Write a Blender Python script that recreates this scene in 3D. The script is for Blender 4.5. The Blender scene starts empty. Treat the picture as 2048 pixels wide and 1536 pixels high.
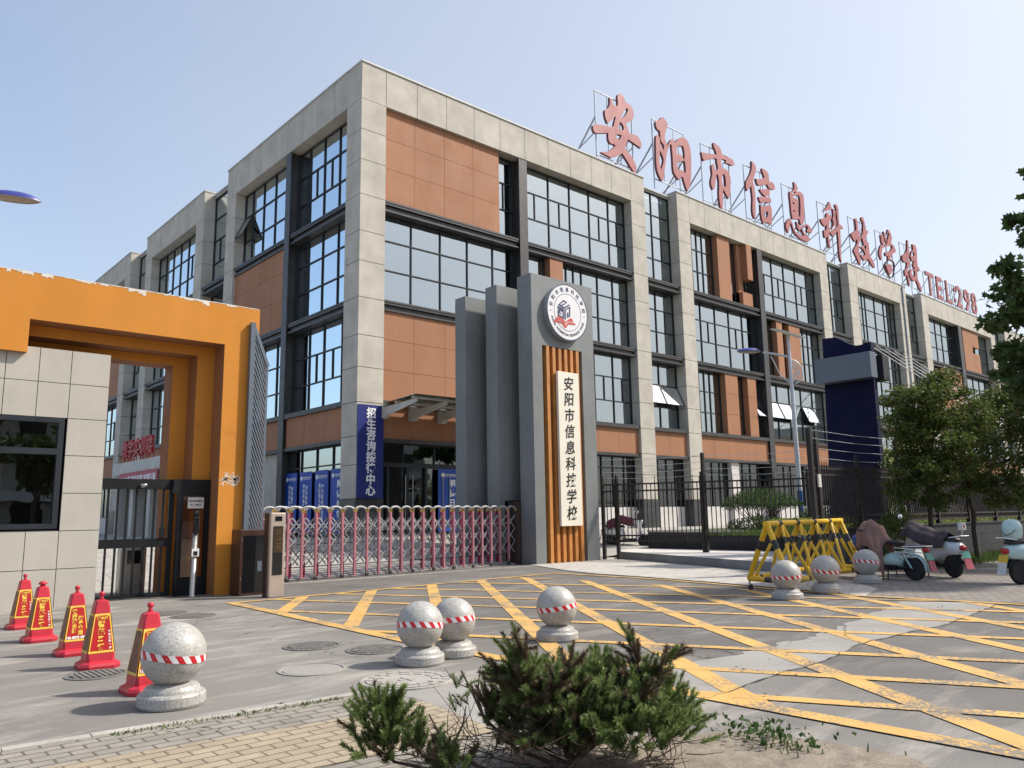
import bpy, bmesh, math, random
from mathutils import Vector, Matrix
RAD = math.radians
sc = bpy.context.scene
COL = sc.collection
rnd = random.Random(11)

# ------------------------------------------------------------------ camera
cam_d = bpy.data.cameras.new('camera'); cam = bpy.data.objects.new('camera', cam_d); COL.objects.link(cam)
YAW, PITCH, ROLL, FPX = 0.843917, 0.165513, -0.016474, 1587.29
fw = Vector((math.cos(YAW)*math.cos(PITCH), math.sin(YAW)*math.cos(PITCH), math.sin(PITCH)))
rt = Vector((math.sin(YAW), -math.cos(YAW), 0)); up = rt.cross(fw)
r2 = math.cos(ROLL)*rt + math.sin(ROLL)*up; u2 = -math.sin(ROLL)*rt + math.cos(ROLL)*up
cam.matrix_world = Matrix(((r2.x, u2.x, -fw.x, 0), (r2.y, u2.y, -fw.y, 0), (r2.z, u2.z, -fw.z, 1.45), (0, 0, 0, 1)))
cam_d.sensor_width = 36; cam_d.lens = 36*FPX/2048; cam_d.clip_start = .05; cam_d.clip_end = 2000
sc.camera = cam

# ------------------------------------------------------------------ sky and sun
SUN_EL, SUN_AZ = RAD(45), RAD(-33)
SUN_DIR = Vector((math.cos(SUN_AZ)*math.cos(SUN_EL), math.sin(SUN_AZ)*math.cos(SUN_EL), math.sin(SUN_EL)))
world = bpy.data.worlds.new('World'); sc.world = world; world.use_nodes = True
wn = world.node_tree; wn.nodes.clear()
w_out = wn.nodes.new('ShaderNodeOutputWorld'); w_bg = wn.nodes.new('ShaderNodeBackground')
sky = wn.nodes.new('ShaderNodeTexSky'); sky.sky_type = 'NISHITA'; sky.sun_disc = False
sky.sun_elevation = SUN_EL; sky.sun_rotation = math.atan2(SUN_DIR.x, SUN_DIR.y)
sky.air_density = 1.0; sky.dust_density = 3.2; sky.ozone_density = 1.2; sky.altitude = 50
# thin high cloud veil: white where the noise is dense, thicker low down and towards the sun
tc = wn.nodes.new('ShaderNodeTexCoord'); mp = wn.nodes.new('ShaderNodeMapping'); mp.inputs['Scale'].default_value = (1.0, 1.0, 2.2)
nz = wn.nodes.new('ShaderNodeTexNoise'); nz.inputs['Scale'].default_value = 1.5; nz.inputs['Detail'].default_value = 3; nz.inputs['Roughness'].default_value = .45
dotn = wn.nodes.new('ShaderNodeVectorMath'); dotn.operation = 'DOT_PRODUCT'; dotn.inputs[1].default_value = (.95, -.31, -.12)
m1 = wn.nodes.new('ShaderNodeMath'); m1.operation = 'MULTIPLY_ADD'; m1.inputs[1].default_value = .45; m1.inputs[2].default_value = .20
m2 = wn.nodes.new('ShaderNodeMath'); m2.operation = 'MULTIPLY_ADD'; m2.inputs[1].default_value = .34
cl = wn.nodes.new('ShaderNodeMath'); cl.operation = 'ADD'; cl.use_clamp = True; cl.inputs[1].default_value = .0
mixc = wn.nodes.new('ShaderNodeMix'); mixc.data_type = 'RGBA'; mixc.inputs['B'].default_value = (2.95, 3.07, 3.24, 1)
lk = wn.links.new
lk(tc.outputs['Generated'], mp.inputs['Vector']); lk(mp.outputs['Vector'], nz.inputs['Vector'])
lk(tc.outputs['Generated'], dotn.inputs[0]); lk(dotn.outputs['Value'], m1.inputs[0])
lk(nz.outputs['Fac'], m2.inputs[0]); lk(m1.outputs[0], m2.inputs[2]); lk(m2.outputs[0], cl.inputs[0])
lk(sky.outputs['Color'], mixc.inputs['A']); lk(cl.outputs[0], mixc.inputs['Factor']); lk(mixc.outputs['Result'], w_bg.inputs['Color'])
w_bg.inputs['Strength'].default_value = .118
lk(w_bg.outputs['Background'], w_out.inputs['Surface'])
sun_d = bpy.data.lights.new('sun', 'SUN'); sun_d.energy = 2.6; sun_d.angle = RAD(2.6); sun_d.color = (1, .94, .85)
sun = bpy.data.objects.new('sun', sun_d); COL.objects.link(sun)
sun.rotation_euler = (-SUN_DIR).to_track_quat('-Z', 'Y').to_euler(); sun.location = (10, -10, 40)
sc.view_settings.view_transform = 'Standard'; sc.view_settings.look = 'None'; sc.view_settings.gamma = 1
sc.view_settings.exposure = 1.1
sc.cycles.max_bounces = 8; sc.cycles.transparent_max_bounces = 12; sc.cycles.sample_clamp_indirect = 6

# ------------------------------------------------------------------ object helpers
ORG = {}
def thing(name, label, cat, loc=(0, 0, 0), group=None, local=False):
    o = bpy.data.objects.new(name, None); COL.objects.link(o); o.location = loc; o.empty_display_size = .2
    o['label'] = label; o['category'] = cat
    if group: o['group'] = group
    ORG[o.name] = Vector((0, 0, 0)) if local else Vector(loc)
    return o
def tag(o, label, cat, group=None):
    o['label'] = label; o['category'] = cat
    if group: o['group'] = group
    return o
def copy_tree(o, parent=None):
    c = o.copy(); COL.objects.link(c)
    if parent is not None: c.parent = parent
    for ch in list(o.children): copy_tree(ch, c)
    return c
def basis(d):
    d = Vector(d).normalized(); a = Vector((0, 0, 1)) if abs(d.z) < .95 else Vector((1, 0, 0))
    u = d.cross(a).normalized(); return d, u, d.cross(u).normalized()
class MB:
    def __init__(s): s.v = []; s.f = []; s.m = []; s.sm = []
    def add(s, vs, fs, m=0, smooth=False):
        b = len(s.v); s.v += [tuple(p) for p in vs]
        for f in fs: s.f.append(tuple(b+i for i in f)); s.m.append(m); s.sm.append(smooth)
        return s
    def box(s, x0, x1, y0, y1, z0, z1, m=0):
        if x0 > x1: x0, x1 = x1, x0
        if y0 > y1: y0, y1 = y1, y0
        if z0 > z1: z0, z1 = z1, z0
        return s.add([(x0,y0,z0),(x1,y0,z0),(x1,y1,z0),(x0,y1,z0),(x0,y0,z1),(x1,y0,z1),(x1,y1,z1),(x0,y1,z1)],
            [(3,2,1,0),(4,5,6,7),(0,1,5,4),(1,2,6,5),(2,3,7,6),(3,0,4,7)], m)
    def cbox(s, x0, x1, y0, y1, z0, z1, c=.02, m=0):          # box with chamfered edges
        bm = bmesh.new(); bmesh.ops.create_cube(bm, size=1)
        for v in bm.verts: v.co = Vector(((x0+x1)/2+v.co.x*(x1-x0), (y0+y1)/2+v.co.y*(y1-y0), (z0+z1)/2+v.co.z*(z1-z0)))
        bmesh.ops.bevel(bm, geom=bm.edges[:], offset=c, segments=2, affect='EDGES', profile=.6)
        return s.bm(bm, m)
    def bm(s, bm, m=0, smooth=False, M=None):
        bm.verts.index_update()
        s.add([(M @ v.co if M else v.co) for v in bm.verts], [[v.index for v in f.verts] for f in bm.faces], m, smooth); bm.free(); return s
    def tube(s, pts, r, n=8, m=0, cap=True, smooth=True):
        pts = [Vector(p) for p in pts]; rs = r if isinstance(r, (list, tuple)) else [r]*len(pts); vs = []; fs = []
        d0, u, w = basis(pts[1]-pts[0])
        for i, p in enumerate(pts):
            d = (pts[min(i+1, len(pts)-1)]-pts[max(i-1, 0)]).normalized()
            u = (u - d*u.dot(d))
            u = u.normalized() if u.length > 1e-6 else basis(d)[1]
            w = d.cross(u)
            for k in range(n):
                a = 2*math.pi*k/n; vs.append(p + (u*math.cos(a)+w*math.sin(a))*rs[i])
        for i in range(len(pts)-1):
            for k in range(n): fs.append((i*n+k, i*n+(k+1) % n, (i+1)*n+(k+1) % n, (i+1)*n+k))
        s.add(vs, fs, m, smooth)
        if cap: s.add(vs[:n], [tuple(range(n-1, -1, -1))], m); s.add(vs[-n:], [tuple(range(n))], m)
        return s
    def bar(s, p, q, w, h=None, m=0):                        # square bar between two points
        h = h or w; p = Vector(p); q = Vector(q); d, u, v = basis(q-p); vs = []
        for e in (p, q):
            for a, b in ((-1,-1),(1,-1),(1,1),(-1,1)): vs.append(e+u*a*w/2+v*b*h/2)
        return s.add(vs, [(3,2,1,0),(4,5,6,7),(0,1,5,4),(1,2,6,5),(2,3,7,6),(3,0,4,7)], m)
    def lathe(s, prof, c=(0,0,0), n=24, m=0, smooth=True):
        vs = []; fs = []; c = Vector(c)
        for r, z in prof:
            for k in range(n): a = 2*math.pi*k/n; vs.append(c+Vector((r*math.cos(a), r*math.sin(a), z)))
        for i in range(len(prof)-1):
            for k in range(n): fs.append((i*n+k, i*n+(k+1) % n, (i+1)*n+(k+1) % n, (i+1)*n+k))
        if prof[0][0] > 1e-4: fs.append(tuple(range(n-1, -1, -1)))
        if prof[-1][0] > 1e-4: fs.append(tuple((len(prof)-1)*n+k for k in range(n)))
        return s.add(vs, fs, m, smooth)
    def prism(s, poly, z0, z1, m=0):                         # vertical prism over an xy polygon
        n = len(poly); a = sum(poly[i][0]*poly[(i+1) % n][1]-poly[(i+1) % n][0]*poly[i][1] for i in range(n))
        if a < 0: poly = poly[::-1]
        vs = [(x, y, z0) for x, y in poly]+[(x, y, z1) for x, y in poly]
        return s.add(vs, [tuple(range(n-1, -1, -1)), tuple(range(n, 2*n))]+[(i, (i+1) % n, n+(i+1) % n, n+i) for i in range(n)], m)
    def sheet(s, poly, z, m=0):
        n = len(poly); a = sum(poly[i][0]*poly[(i+1) % n][1]-poly[(i+1) % n][0]*poly[i][1] for i in range(n))
        if a < 0: poly = poly[::-1]
        return s.add([(x, y, z) for x, y in poly], [tuple(range(n))], m)
    def ext(s, poly, P, d0, d1, m=0):                        # extrude polygon (u,v) placed by P(u,v,d)
        n = len(poly); vs = [P(u, v, d0) for u, v in poly]+[P(u, v, d1) for u, v in poly]
        return s.add(vs, [tuple(range(n-1, -1, -1)), tuple(range(n, 2*n))]+[(i, (i+1) % n, n+(i+1) % n, n+i) for i in range(n)], m)
    def mesh(s, vf, M=None, m=0, smooth=False):
        vs, fs = vf; return s.add([(M @ Vector(v) if M else v) for v in vs], fs, m, smooth)
    def build(s, name, mats, parent=None, fixn=True):
        o0 = Vector((0, 0, 0))
        if parent is not None: o0 = ORG[parent.name]
        me = bpy.data.meshes.new(name)
        me.from_pydata([(x-o0.x, y-o0.y, z-o0.z) for x, y, z in s.v], [], s.f)
        if not isinstance(mats, (list, tuple)): mats = [mats]
        for mt in mats: me.materials.append(mt)
        me.polygons.foreach_set('material_index', s.m); me.polygons.foreach_set('use_smooth', s.sm)
        me.update()
        if fixn and len(s.f) < 20000:
            b = bmesh.new(); b.from_mesh(me); bmesh.ops.recalc_face_normals(b, faces=b.faces[:]); b.to_mesh(me); b.free()
        o = bpy.data.objects.new(name, me); COL.objects.link(o)
        if parent is not None: o.parent = parent; ORG[o.name] = o0
        else: ORG[o.name] = Vector((0, 0, 0))
        return o
def struct(o, kind='structure'): o['kind'] = kind; return o
def alone(mb, name, mats, loc, label, cat, group=None):      # a thing that is one mesh, origin at its base
    L = Vector(loc); mb.v = [(x-L.x, y-L.y, z-L.z) for x, y, z in mb.v]
    o = mb.build(name, mats); o.location = loc; tag(o, label, cat, group); return o

_txt = {}
def text(body, size=1.0, extrude=.01, bold=0.0, align='CENTER', spacing=1.0):
    key = (body, size, extrude, bold, align, spacing)
    if key in _txt: return _txt[key]
    c = bpy.data.curves.new('t', 'FONT'); c.body = body; c.size = size; c.extrude = extrude; c.offset = bold; c.resolution_u = 3
    c.align_x = align; c.align_y = 'CENTER'; c.space_character = spacing
    o = bpy.data.objects.new('t', c); COL.objects.link(o)
    dg = bpy.context.evaluated_depsgraph_get()
    me = bpy.data.meshes.new_from_object(o.evaluated_get(dg))
    vf = ([v.co[:] for v in me.vertices], [tuple(p.vertices) for p in me.polygons])
    bpy.data.objects.remove(o); bpy.data.curves.remove(c); bpy.data.meshes.remove(me)
    if vf[0]:                                                # centre vertically on the ink
        ys = [v[1] for v in vf[0]]; k = (max(ys)+min(ys))/2
        vf = ([(x, y-k, z) for x, y, z in vf[0]], vf[1])
    _txt[key] = vf; return vf
def fill(polys, depth):                                      # even-odd filled outlines with thickness
    c = bpy.data.curves.new('t', 'CURVE'); c.dimensions = '2D'; c.fill_mode = 'BOTH'; c.extrude = depth/2; c.resolution_u = 3
    for P in polys:
        sp = c.splines.new('BEZIER'); sp.bezier_points.add(len(P)-1); sp.use_cyclic_u = True
        n = len(P)
        for i, p in enumerate(P):
            bp = sp.bezier_points[i]; a = Vector(P[i-1]); b = Vector(P[(i+1) % n]); q = Vector(p)
            bp.co = (p[0], p[1], 0); e1 = (q-a); e2 = (b-q)
            sharp = e1.length < 1e-6 or e2.length < 1e-6 or e1.normalized().dot(e2.normalized()) < .35
            t = (b-a).normalized() if (b-a).length > 1e-6 else Vector((0, 0))
            k = 0 if sharp else .3
            l = q-t*k*e1.length; r = q+t*k*e2.length
            bp.handle_left = (l.x, l.y, 0); bp.handle_right = (r.x, r.y, 0)
    o = bpy.data.objects.new('t', c); COL.objects.link(o); dg = bpy.context.evaluated_depsgraph_get()
    me = bpy.data.meshes.new_from_object(o.evaluated_get(dg))
    vf = ([v.co[:] for v in me.vertices], [tuple(p.vertices) for p in me.polygons])
    bpy.data.objects.remove(o); bpy.data.curves.remove(c); bpy.data.meshes.remove(me); return vf
def M_front(x, y, z): return Matrix(((1,0,0,x),(0,0,-1,y),(0,1,0,z),(0,0,0,1)))      # text facing -Y
def M_left(x, y, z): return Matrix(((0,0,-1,x),(-1,0,0,y),(0,1,0,z),(0,0,0,1)))      # text facing -X

# ------------------------------------------------------------------ materials
def nodes_of(name):
    m = bpy.data.materials.new(name); m.use_nodes = True; nt = m.node_tree
    return m, nt, nt.nodes['Principled BSDF']
def ramp(nt, src, p0, c0, p1, c1):
    r = nt.nodes.new('ShaderNodeValToRGB'); e = r.color_ramp.elements
    e[0].position = p0; e[0].color = (*c0, 1); e[1].position = p1; e[1].color = (*c1, 1); nt.links.new(src, r.inputs[0]); return r.outputs[0]
def noise(nt, vec, scale, detail=4, rough=.55, dist=0):
    n = nt.nodes.new('ShaderNodeTexNoise'); n.inputs['Scale'].default_value = scale; n.inputs['Detail'].default_value = detail
    n.inputs['Roughness'].default_value = rough; n.inputs['Distortion'].default_value = dist; nt.links.new(vec, n.inputs['Vector']); return n.outputs['Fac']
def mixrgb(nt, fac, a, b, mode='MIX'):
    x = nt.nodes.new('ShaderNodeMix'); x.data_type = 'RGBA'; x.blend_type = mode
    for k, v in (('Factor', fac), ('A', a), ('B', b)):
        s = [i for i in x.inputs if i.identifier == {'Factor': 'Factor_Float', 'A': 'A_Color', 'B': 'B_Color'}[k]][0]
        if isinstance(v, (int, float)): s.default_value = v
        elif isinstance(v, tuple): s.default_value = (*v[:3], 1)
        else: nt.links.new(v, s)
    return [o for o in x.outputs if o.identifier == 'Result_Color'][0]
def posn(nt, scale=None):
    g = nt.nodes.new('ShaderNodeNewGeometry'); out = g.outputs['Position']
    if scale:
        mpn = nt.nodes.new('ShaderNodeMapping'); mpn.inputs['Scale'].default_value = scale; nt.links.new(out, mpn.inputs['Vector']); out = mpn.outputs['Vector']
    return out
def objc(nt, scale=None):
    g = nt.nodes.new('ShaderNodeTexCoord'); out = g.outputs['Object']
    if scale:
        mpn = nt.nodes.new('ShaderNodeMapping'); mpn.inputs['Scale'].default_value = scale; nt.links.new(out, mpn.inputs['Vector']); out = mpn.outputs['Vector']
    return out
def bump(nt, b, h, strength=.3, dist=.01):
    n = nt.nodes.new('ShaderNodeBump'); n.inputs['Strength'].default_value = strength; n.inputs['Distance'].default_value = dist
    nt.links.new(h, n.inputs['Height']); nt.links.new(n.outputs['Normal'], b.inputs['Normal'])
def pm(name, c, rough=.6, metal=0.0, var=.12, scale=2.0, fine=0.0, fscale=120, streak=0.0, bmp=0.0, bscale=60, spec=.5, coat=0.0, dirt=None, world_space=True):
    m, nt, b = nodes_of(name); P = posn(nt) if world_space else objc(nt)
    lo = tuple(max(0, x*(1-var)) for x in c); hi = tuple(min(1, x*(1+var)) for x in c)
    col = ramp(nt, noise(nt, P, scale, 5), .3, lo, .7, hi)
    if streak:
        st = noise(nt, posn(nt, (1.6, 1.6, .22)), 1.0, 5)
        col = mixrgb(nt, streak, col, ramp(nt, st, .35, (.45, .45, .45), .65, (1, 1, 1)), 'MULTIPLY')
    if fine:
        fn = noise(nt, P, fscale, 2)
        col = mixrgb(nt, fine, col, ramp(nt, fn, .35, (.4, .4, .4), .65, (1.0, 1.0, 1.0)), 'MULTIPLY')
    if dirt:
        col = mixrgb(nt, ramp(nt, noise(nt, P, dirt[2], 6, .65), dirt[3], (0, 0, 0), dirt[3]+.08, (dirt[1],)*3), col, dirt[0])
    nt.links.new(col, b.inputs['Base Color'])
    rr = ramp(nt, noise(nt, P, scale*2.3, 3), .3, (max(.02, rough-.08),)*3, .7, (min(1, rough+.08),)*3)
    nt.links.new(rr, b.inputs['Roughness']); b.inputs['Metallic'].default_value = metal
    b.inputs['Specular IOR Level'].default_value = spec; b.inputs['Coat Weight'].default_value = coat; b.inputs['Coat Roughness'].default_value = .08
    if bmp: bump(nt, b, noise(nt, P, bscale, 3), bmp, .01)
    return m
MT = {}
MT['concrete'] = pm('concrete_panel', (.50, .465, .40), .8, var=.13, scale=1.4, streak=.14, fine=.12, fscale=25, bmp=.15, bscale=30, spec=.3)
MT['joint'] = pm('dark_joint', (.035, .033, .03), .9, var=.1)
MT['reveal'] = pm('brown_reveal', (.28, .115, .045), .75, var=.08, scale=.8)  # darker brown than the fronts, on gateway soffits and left-facing inner faces
MT['terracotta'] = pm('terracotta_panel', (.36, .168, .088), .7, var=.07, scale=.5, streak=.15, fine=.08, fscale=15, spec=.3)
MT['steel'] = pm('dark_grey_steel', (.045, .043, .044), .45, var=.2, scale=3, streak=.2)
MT['alu'] = pm('dark_window_frame', (.018, .022, .027), .45, var=.15, spec=.35)
MT['plinth'] = pm('black_granite', (.05, .054, .056), .3, var=.2, fine=.3, fscale=90)
MT['white_stone'] = pm('pale_granite', (.60, .57, .54), .7, var=.08, scale=3, fine=.15, fscale=100)
MT['coping'] = pm('pale_metal_coping', (.45, .45, .43), .5, var=.1)
MT['interior'] = pm('plaster_room', (.42, .43, .43), .9, var=.05)
MT['rail_white'] = pm('white_rail_paint', (.75, .76, .76), .5, var=.05)
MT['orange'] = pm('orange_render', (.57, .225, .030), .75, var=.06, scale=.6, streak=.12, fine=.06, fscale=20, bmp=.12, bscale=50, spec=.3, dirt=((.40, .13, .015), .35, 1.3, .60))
MT['plaster'] = pm('pale_plaster', (.62, .57, .50), .9, var=.12, scale=8, bmp=.3)
MT['stone_tile'] = pm('grey_stone_tile', (.45, .42, .365), .75, var=.07, scale=1.2, fine=.12, fscale=60, streak=.10, spec=.35)
MT['pylon'] = pm('grey_pylon_paint', (.185, .197, .195), .6, var=.13, scale=.5, streak=.18, fine=.06, fscale=10, bmp=.06, bscale=10, dirt=((.13, .138, .14), .5, .8, .56))
MT['wood'] = pm('orange_wood_slat', (.52, .215, .055), .55, var=.14, scale=4, streak=.35)
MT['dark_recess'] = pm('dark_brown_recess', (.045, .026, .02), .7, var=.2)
MT['cream'] = pm('cream_board', (.74, .69, .58), .6, var=.04, scale=1.5)
MT['ink'] = pm('black_lettering', (.015, .013, .012), .5)
MT['white_paint'] = pm('white_lettering', (.82, .82, .82), .5, var=.02)
MT['logo_white'] = pm('white_enamel', (.72, .71, .72), .45, var=.04, streak=.06)
MT['logo_blue'] = pm('navy_enamel', (.028, .035, .105), .45)
MT['logo_red'] = pm('red_enamel', (.55, .075, .05), .45)
MT['sign_blue'] = pm('deep_blue_banner', (.005, .016, .15), .5, var=.12, scale=.7, bmp=.1, bscale=3)
MT['banner_blue'] = pm('bright_blue_banner', (.010, .06, .34), .5, var=.2, scale=.9)
MT['letter_red'] = pm('faded_red_sign', (.33, .092, .092), .55, var=.10, scale=.9, dirt=((.26, .08, .075), .5, 2.2, .55))
MT['letter_side'] = pm('dark_red_edge', (.14, .03, .03), .5)
MT['galv'] = pm('galvanised_steel', (.40, .42, .43), .42, .55, var=.15, scale=5)
MT['white_steel'] = pm('white_painted_steel', (.66, .66, .64), .45, var=.08)
MT['pink'] = pm('faded_pink_aluminium', (.42, .17, .20), .45, .15, var=.14, scale=1.2)
MT['maroon'] = pm('maroon_aluminium', (.25, .012, .045), .4, .25, var=.15)
MT['alum'] = pm('brushed_aluminium', (.30, .31, .31), .5, .2, var=.12, scale=6)
MT['gold'] = pm('brass_cap', (.62, .40, .12), .3, .9, var=.15)
MT['rubber'] = pm('black_rubber', (.016, .016, .017), .8, var=.25, scale=8)
MT['black_metal'] = pm('black_powder_coat', (.008, .009, .011), .5, var=.25, scale=4, spec=.25)
MT['rust_iron'] = pm('dark_brown_iron', (.014, .010, .0095), .65, .0, var=.3, scale=5, dirt=((.07, .035, .022), .5, 7, .56))
MT['kiosk'] = pm('champagne_metal', (.50, .42, .36), .38, .5, var=.06)
MT['screen'] = pm('black_glass', (.010, .011, .013), .06, var=.1, spec=.6)
MT['brown_screen'] = pm('brown_display', (.055, .035, .022), .15, var=.3, scale=12)
MT['cab_brown'] = pm('dark_brown_cabinet', (.045, .020, .013), .4, var=.12)
MT['stainless'] = pm('stainless_steel', (.42, .42, .41), .34, .8, var=.08, scale=4)
MT['yellow'] = pm('yellow_barrier_paint', (.70, .42, .012), .42, var=.08, scale=4, dirt=((.40, .26, .03), .5, 9, .60))
MT['black_paint'] = pm('black_stripe_paint', (.018, .019, .022), .45)
MT['cone_red'] = pm('red_plastic', (.48, .024, .042), .4, var=.12, scale=5, dirt=((.30, .05, .06), .45, 9, .58))
MT['cone_sleeve'] = pm('red_sleeve', (.42, .010, .012), .42, var=.08, scale=4)
MT['cone_gold'] = pm('yellow_sleeve_border', (.75, .50, .07), .45, var=.06)
MT['cone_side'] = pm('worn_sleeve_print', (.16, .055, .03), .5, var=.4, scale=20)
MT['tape_red'] = pm('red_tape', (.52, .012, .022), .35, var=.08)
MT['tape_white'] = pm('white_tape', (.72, .71, .70), .35, var=.06)
MT['totem_blue'] = pm('navy_totem', (.002, .004, .035), .7, var=.12, scale=.6, spec=.2)
MT['totem_grey'] = pm('blue_grey_board', (.105, .128, .16), .4, var=.06, scale=.6)
MT['dark_tile'] = pm('dark_grey_wall_tile', (.026, .029, .032), .6, var=.2, scale=2, streak=.15, spec=.3)
MT['trunk'] = pm('bark', (.075, .062, .048), .9, var=.35, scale=9, bmp=.6, bscale=25)
MT['twig'] = pm('brown_twig', (.085, .055, .040), .9, var=.3, scale=15)
MT['mint'] = pm('mint_scooter_paint', (.42, .58, .57), .3, var=.05, coat=.5)
MT['white_gloss'] = pm('white_scooter_paint', (.62, .63, .65), .3, var=.06, coat=.5)
MT['seat'] = pm('black_vinyl', (.018, .017, .018), .5, var=.2)
MT['coat'] = pm('dusty_brown_cloth', (.22, .125, .105), .9, var=.16, scale=6, bmp=.5, bscale=14)
MT['quilt'] = pm('dark_purple_quilt', (.055, .040, .048), .92, var=.25, scale=9, bmp=.8, bscale=12)
MT['maroon_cloth'] = pm('maroon_cloth', (.10, .012, .028), .9, var=.25, scale=6)
MT['plate_green'] = pm('green_plate', (.06, .28, .22), .5)
MT['plate_yellow'] = pm('yellow_plate', (.65, .42, .03), .5)
MT['plate_white'] = pm('white_plate', (.6, .6, .6), .5)
MT['lens_red'] = pm('red_lens', (.42, .02, .015), .2)
MT['chrome'] = pm('chrome', (.75, .75, .75), .1, 1.0, var=.03)
MT['lamp_blue'] = pm('blue_lamp_shell', (.045, .055, .26), .35, var=.1)
MT['lamp_grey'] = pm('pale_lamp_pole', (.55, .57, .60), .4, .3, var=.06)
MT['lens'] = pm('lamp_lens', (.28, .25, .19), .2, var=.2, scale=8)
MT['solar'] = pm('solar_panel', (.02, .024, .05), .15, var=.15)
MT['pole_blue'] = pm('blue_pole_base', (.03, .075, .26), .45)
MT['paper'] = pm('paper_notice', (.62, .58, .54), .8, var=.05)
MT['iron_cover'] = pm('cast_iron_cover', (.155, .147, .135), .8, var=.3, scale=12, bmp=.4, bscale=60, spec=.3)
MT['concrete_cover'] = pm('concrete_cover', (.36, .335, .30), .85, var=.12, scale=6, fine=.2, fscale=70)
MT['soil'] = pm('dry_soil', (.24, .20, .155), .95, var=.3, scale=7, fine=.3, fscale=60, bmp=.9, bscale=30)
MT['pink_banner'] = pm('pink_red_banner', (.42, .07, .10), .6, var=.1)
MT['canopy'] = pm('pale_canopy_metal', (.52, .505, .46), .55, var=.1, scale=1.5, streak=.15)

def glass(name, tint, refl, rough=.008, dark=(.55, .62, .64)):
    m = bpy.data.materials.new(name); m.use_nodes = True; nt = m.node_tree; nt.nodes.remove(nt.nodes['Principled BSDF'])
    out = nt.nodes['Material Output']; t = nt.nodes.new('ShaderNodeBsdfTransparent'); t.inputs[0].default_value = (*dark, 1)
    g = nt.nodes.new('ShaderNodeBsdfGlossy'); g.inputs['Color'].default_value = (*tint, 1); g.inputs['Roughness'].default_value = rough
    lw = nt.nodes.new('ShaderNodeFresnel'); lw.inputs['IOR'].default_value = 1.5
    ma = nt.nodes.new('ShaderNodeMath'); ma.operation = 'MULTIPLY_ADD'; ma.inputs[1].default_value = 1-refl; ma.inputs[2].default_value = refl
    # slight waviness of the panes so that reflections break like real float glass
    bp = nt.nodes.new('ShaderNodeBump'); bp.inputs['Strength'].default_value = .035; bp.inputs['Distance'].default_value = .05
    nt.links.new(noise(nt, posn(nt), 1.6, 2), bp.inputs['Height']); nt.links.new(bp.outputs[0], g.inputs['Normal'])
    mx = nt.nodes.new('ShaderNodeMixShader'); nt.links.new(lw.outputs[0], ma.inputs[0]); nt.links.new(ma.outputs[0], mx.inputs[0])
    nt.links.new(t.outputs[0], mx.inputs[1]); nt.links.new(g.outputs[0], mx.inputs[2]); nt.links.new(mx.outputs[0], out.inputs[0]); return m
MT['glass'] = glass('coated_window_glass', (.74, .82, .85), .52)
MT['glass_sash'] = glass('open_sash_glass', (.88, .93, .96), .7)
MT['glass_dark'] = glass('dark_ground_floor_glass', (.55, .60, .60), .16, dark=(.16, .19, .20))
MT['glass_clear'] = glass('clear_canopy_glass', (.8, .85, .82), .18, dark=(.60, .64, .60))
MT['glass_smoke'] = glass('smoked_panel_glass', (.7, .72, .72), .10, dark=(.75, .62, .55))
def leaf(name, c, c2, trans=.35, scale=6):
    m, nt, b = nodes_of(name); P = posn(nt)
    oi = nt.nodes.new('ShaderNodeNewGeometry')
    col = ramp(nt, oi.outputs['Random Per Island'], .1, c, .9, c2)
    col = mixrgb(nt, .5, col, ramp(nt, noise(nt, P, scale, 2), .35, tuple(x*.55 for x in c), .65, tuple(min(1, x*1.35) for x in c2)))
    nt.links.new(col, b.inputs['Base Color']); b.inputs['Roughness'].default_value = .55; b.inputs['Specular IOR Level'].default_value = .3
    tr = nt.nodes.new('ShaderNodeBsdfTranslucent'); nt.links.new(col, tr.inputs['Color'])
    mx = nt.nodes.new('ShaderNodeMixShader'); mx.inputs[0].default_value = trans
    nt.links.new(b.outputs[0], mx.inputs[1]); nt.links.new(tr.outputs[0], mx.inputs[2]); nt.links.new(mx.outputs[0], nt.nodes['Material Output'].inputs[0]); return m
MT['leaf_plane'] = leaf('plane_tree_leaf', (.045, .085, .025), (.085, .13, .04))
MT['leaf_small'] = leaf('street_tree_leaf', (.05, .085, .018), (.13, .165, .035))
MT['leaf_yellow'] = leaf('yellow_green_leaf', (.13, .18, .035), (.26, .30, .07))
MT['leaf_shrub'] = leaf('round_shrub_leaf', (.035, .075, .02), (.075, .13, .035))
MT['leaf_red'] = leaf('red_leaf', (.10, .03, .02), (.17, .06, .03))
MT['needle'] = leaf('juniper_needle', (.11, .175, .05), (.24, .30, .10), .35, 9)
MT['needle_dry'] = leaf('dry_juniper', (.10, .075, .045), (.16, .12, .07), .2, 9)
MT['grass'] = leaf('grass_blade', (.05, .10, .02), (.12, .17, .04), .3)
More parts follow.
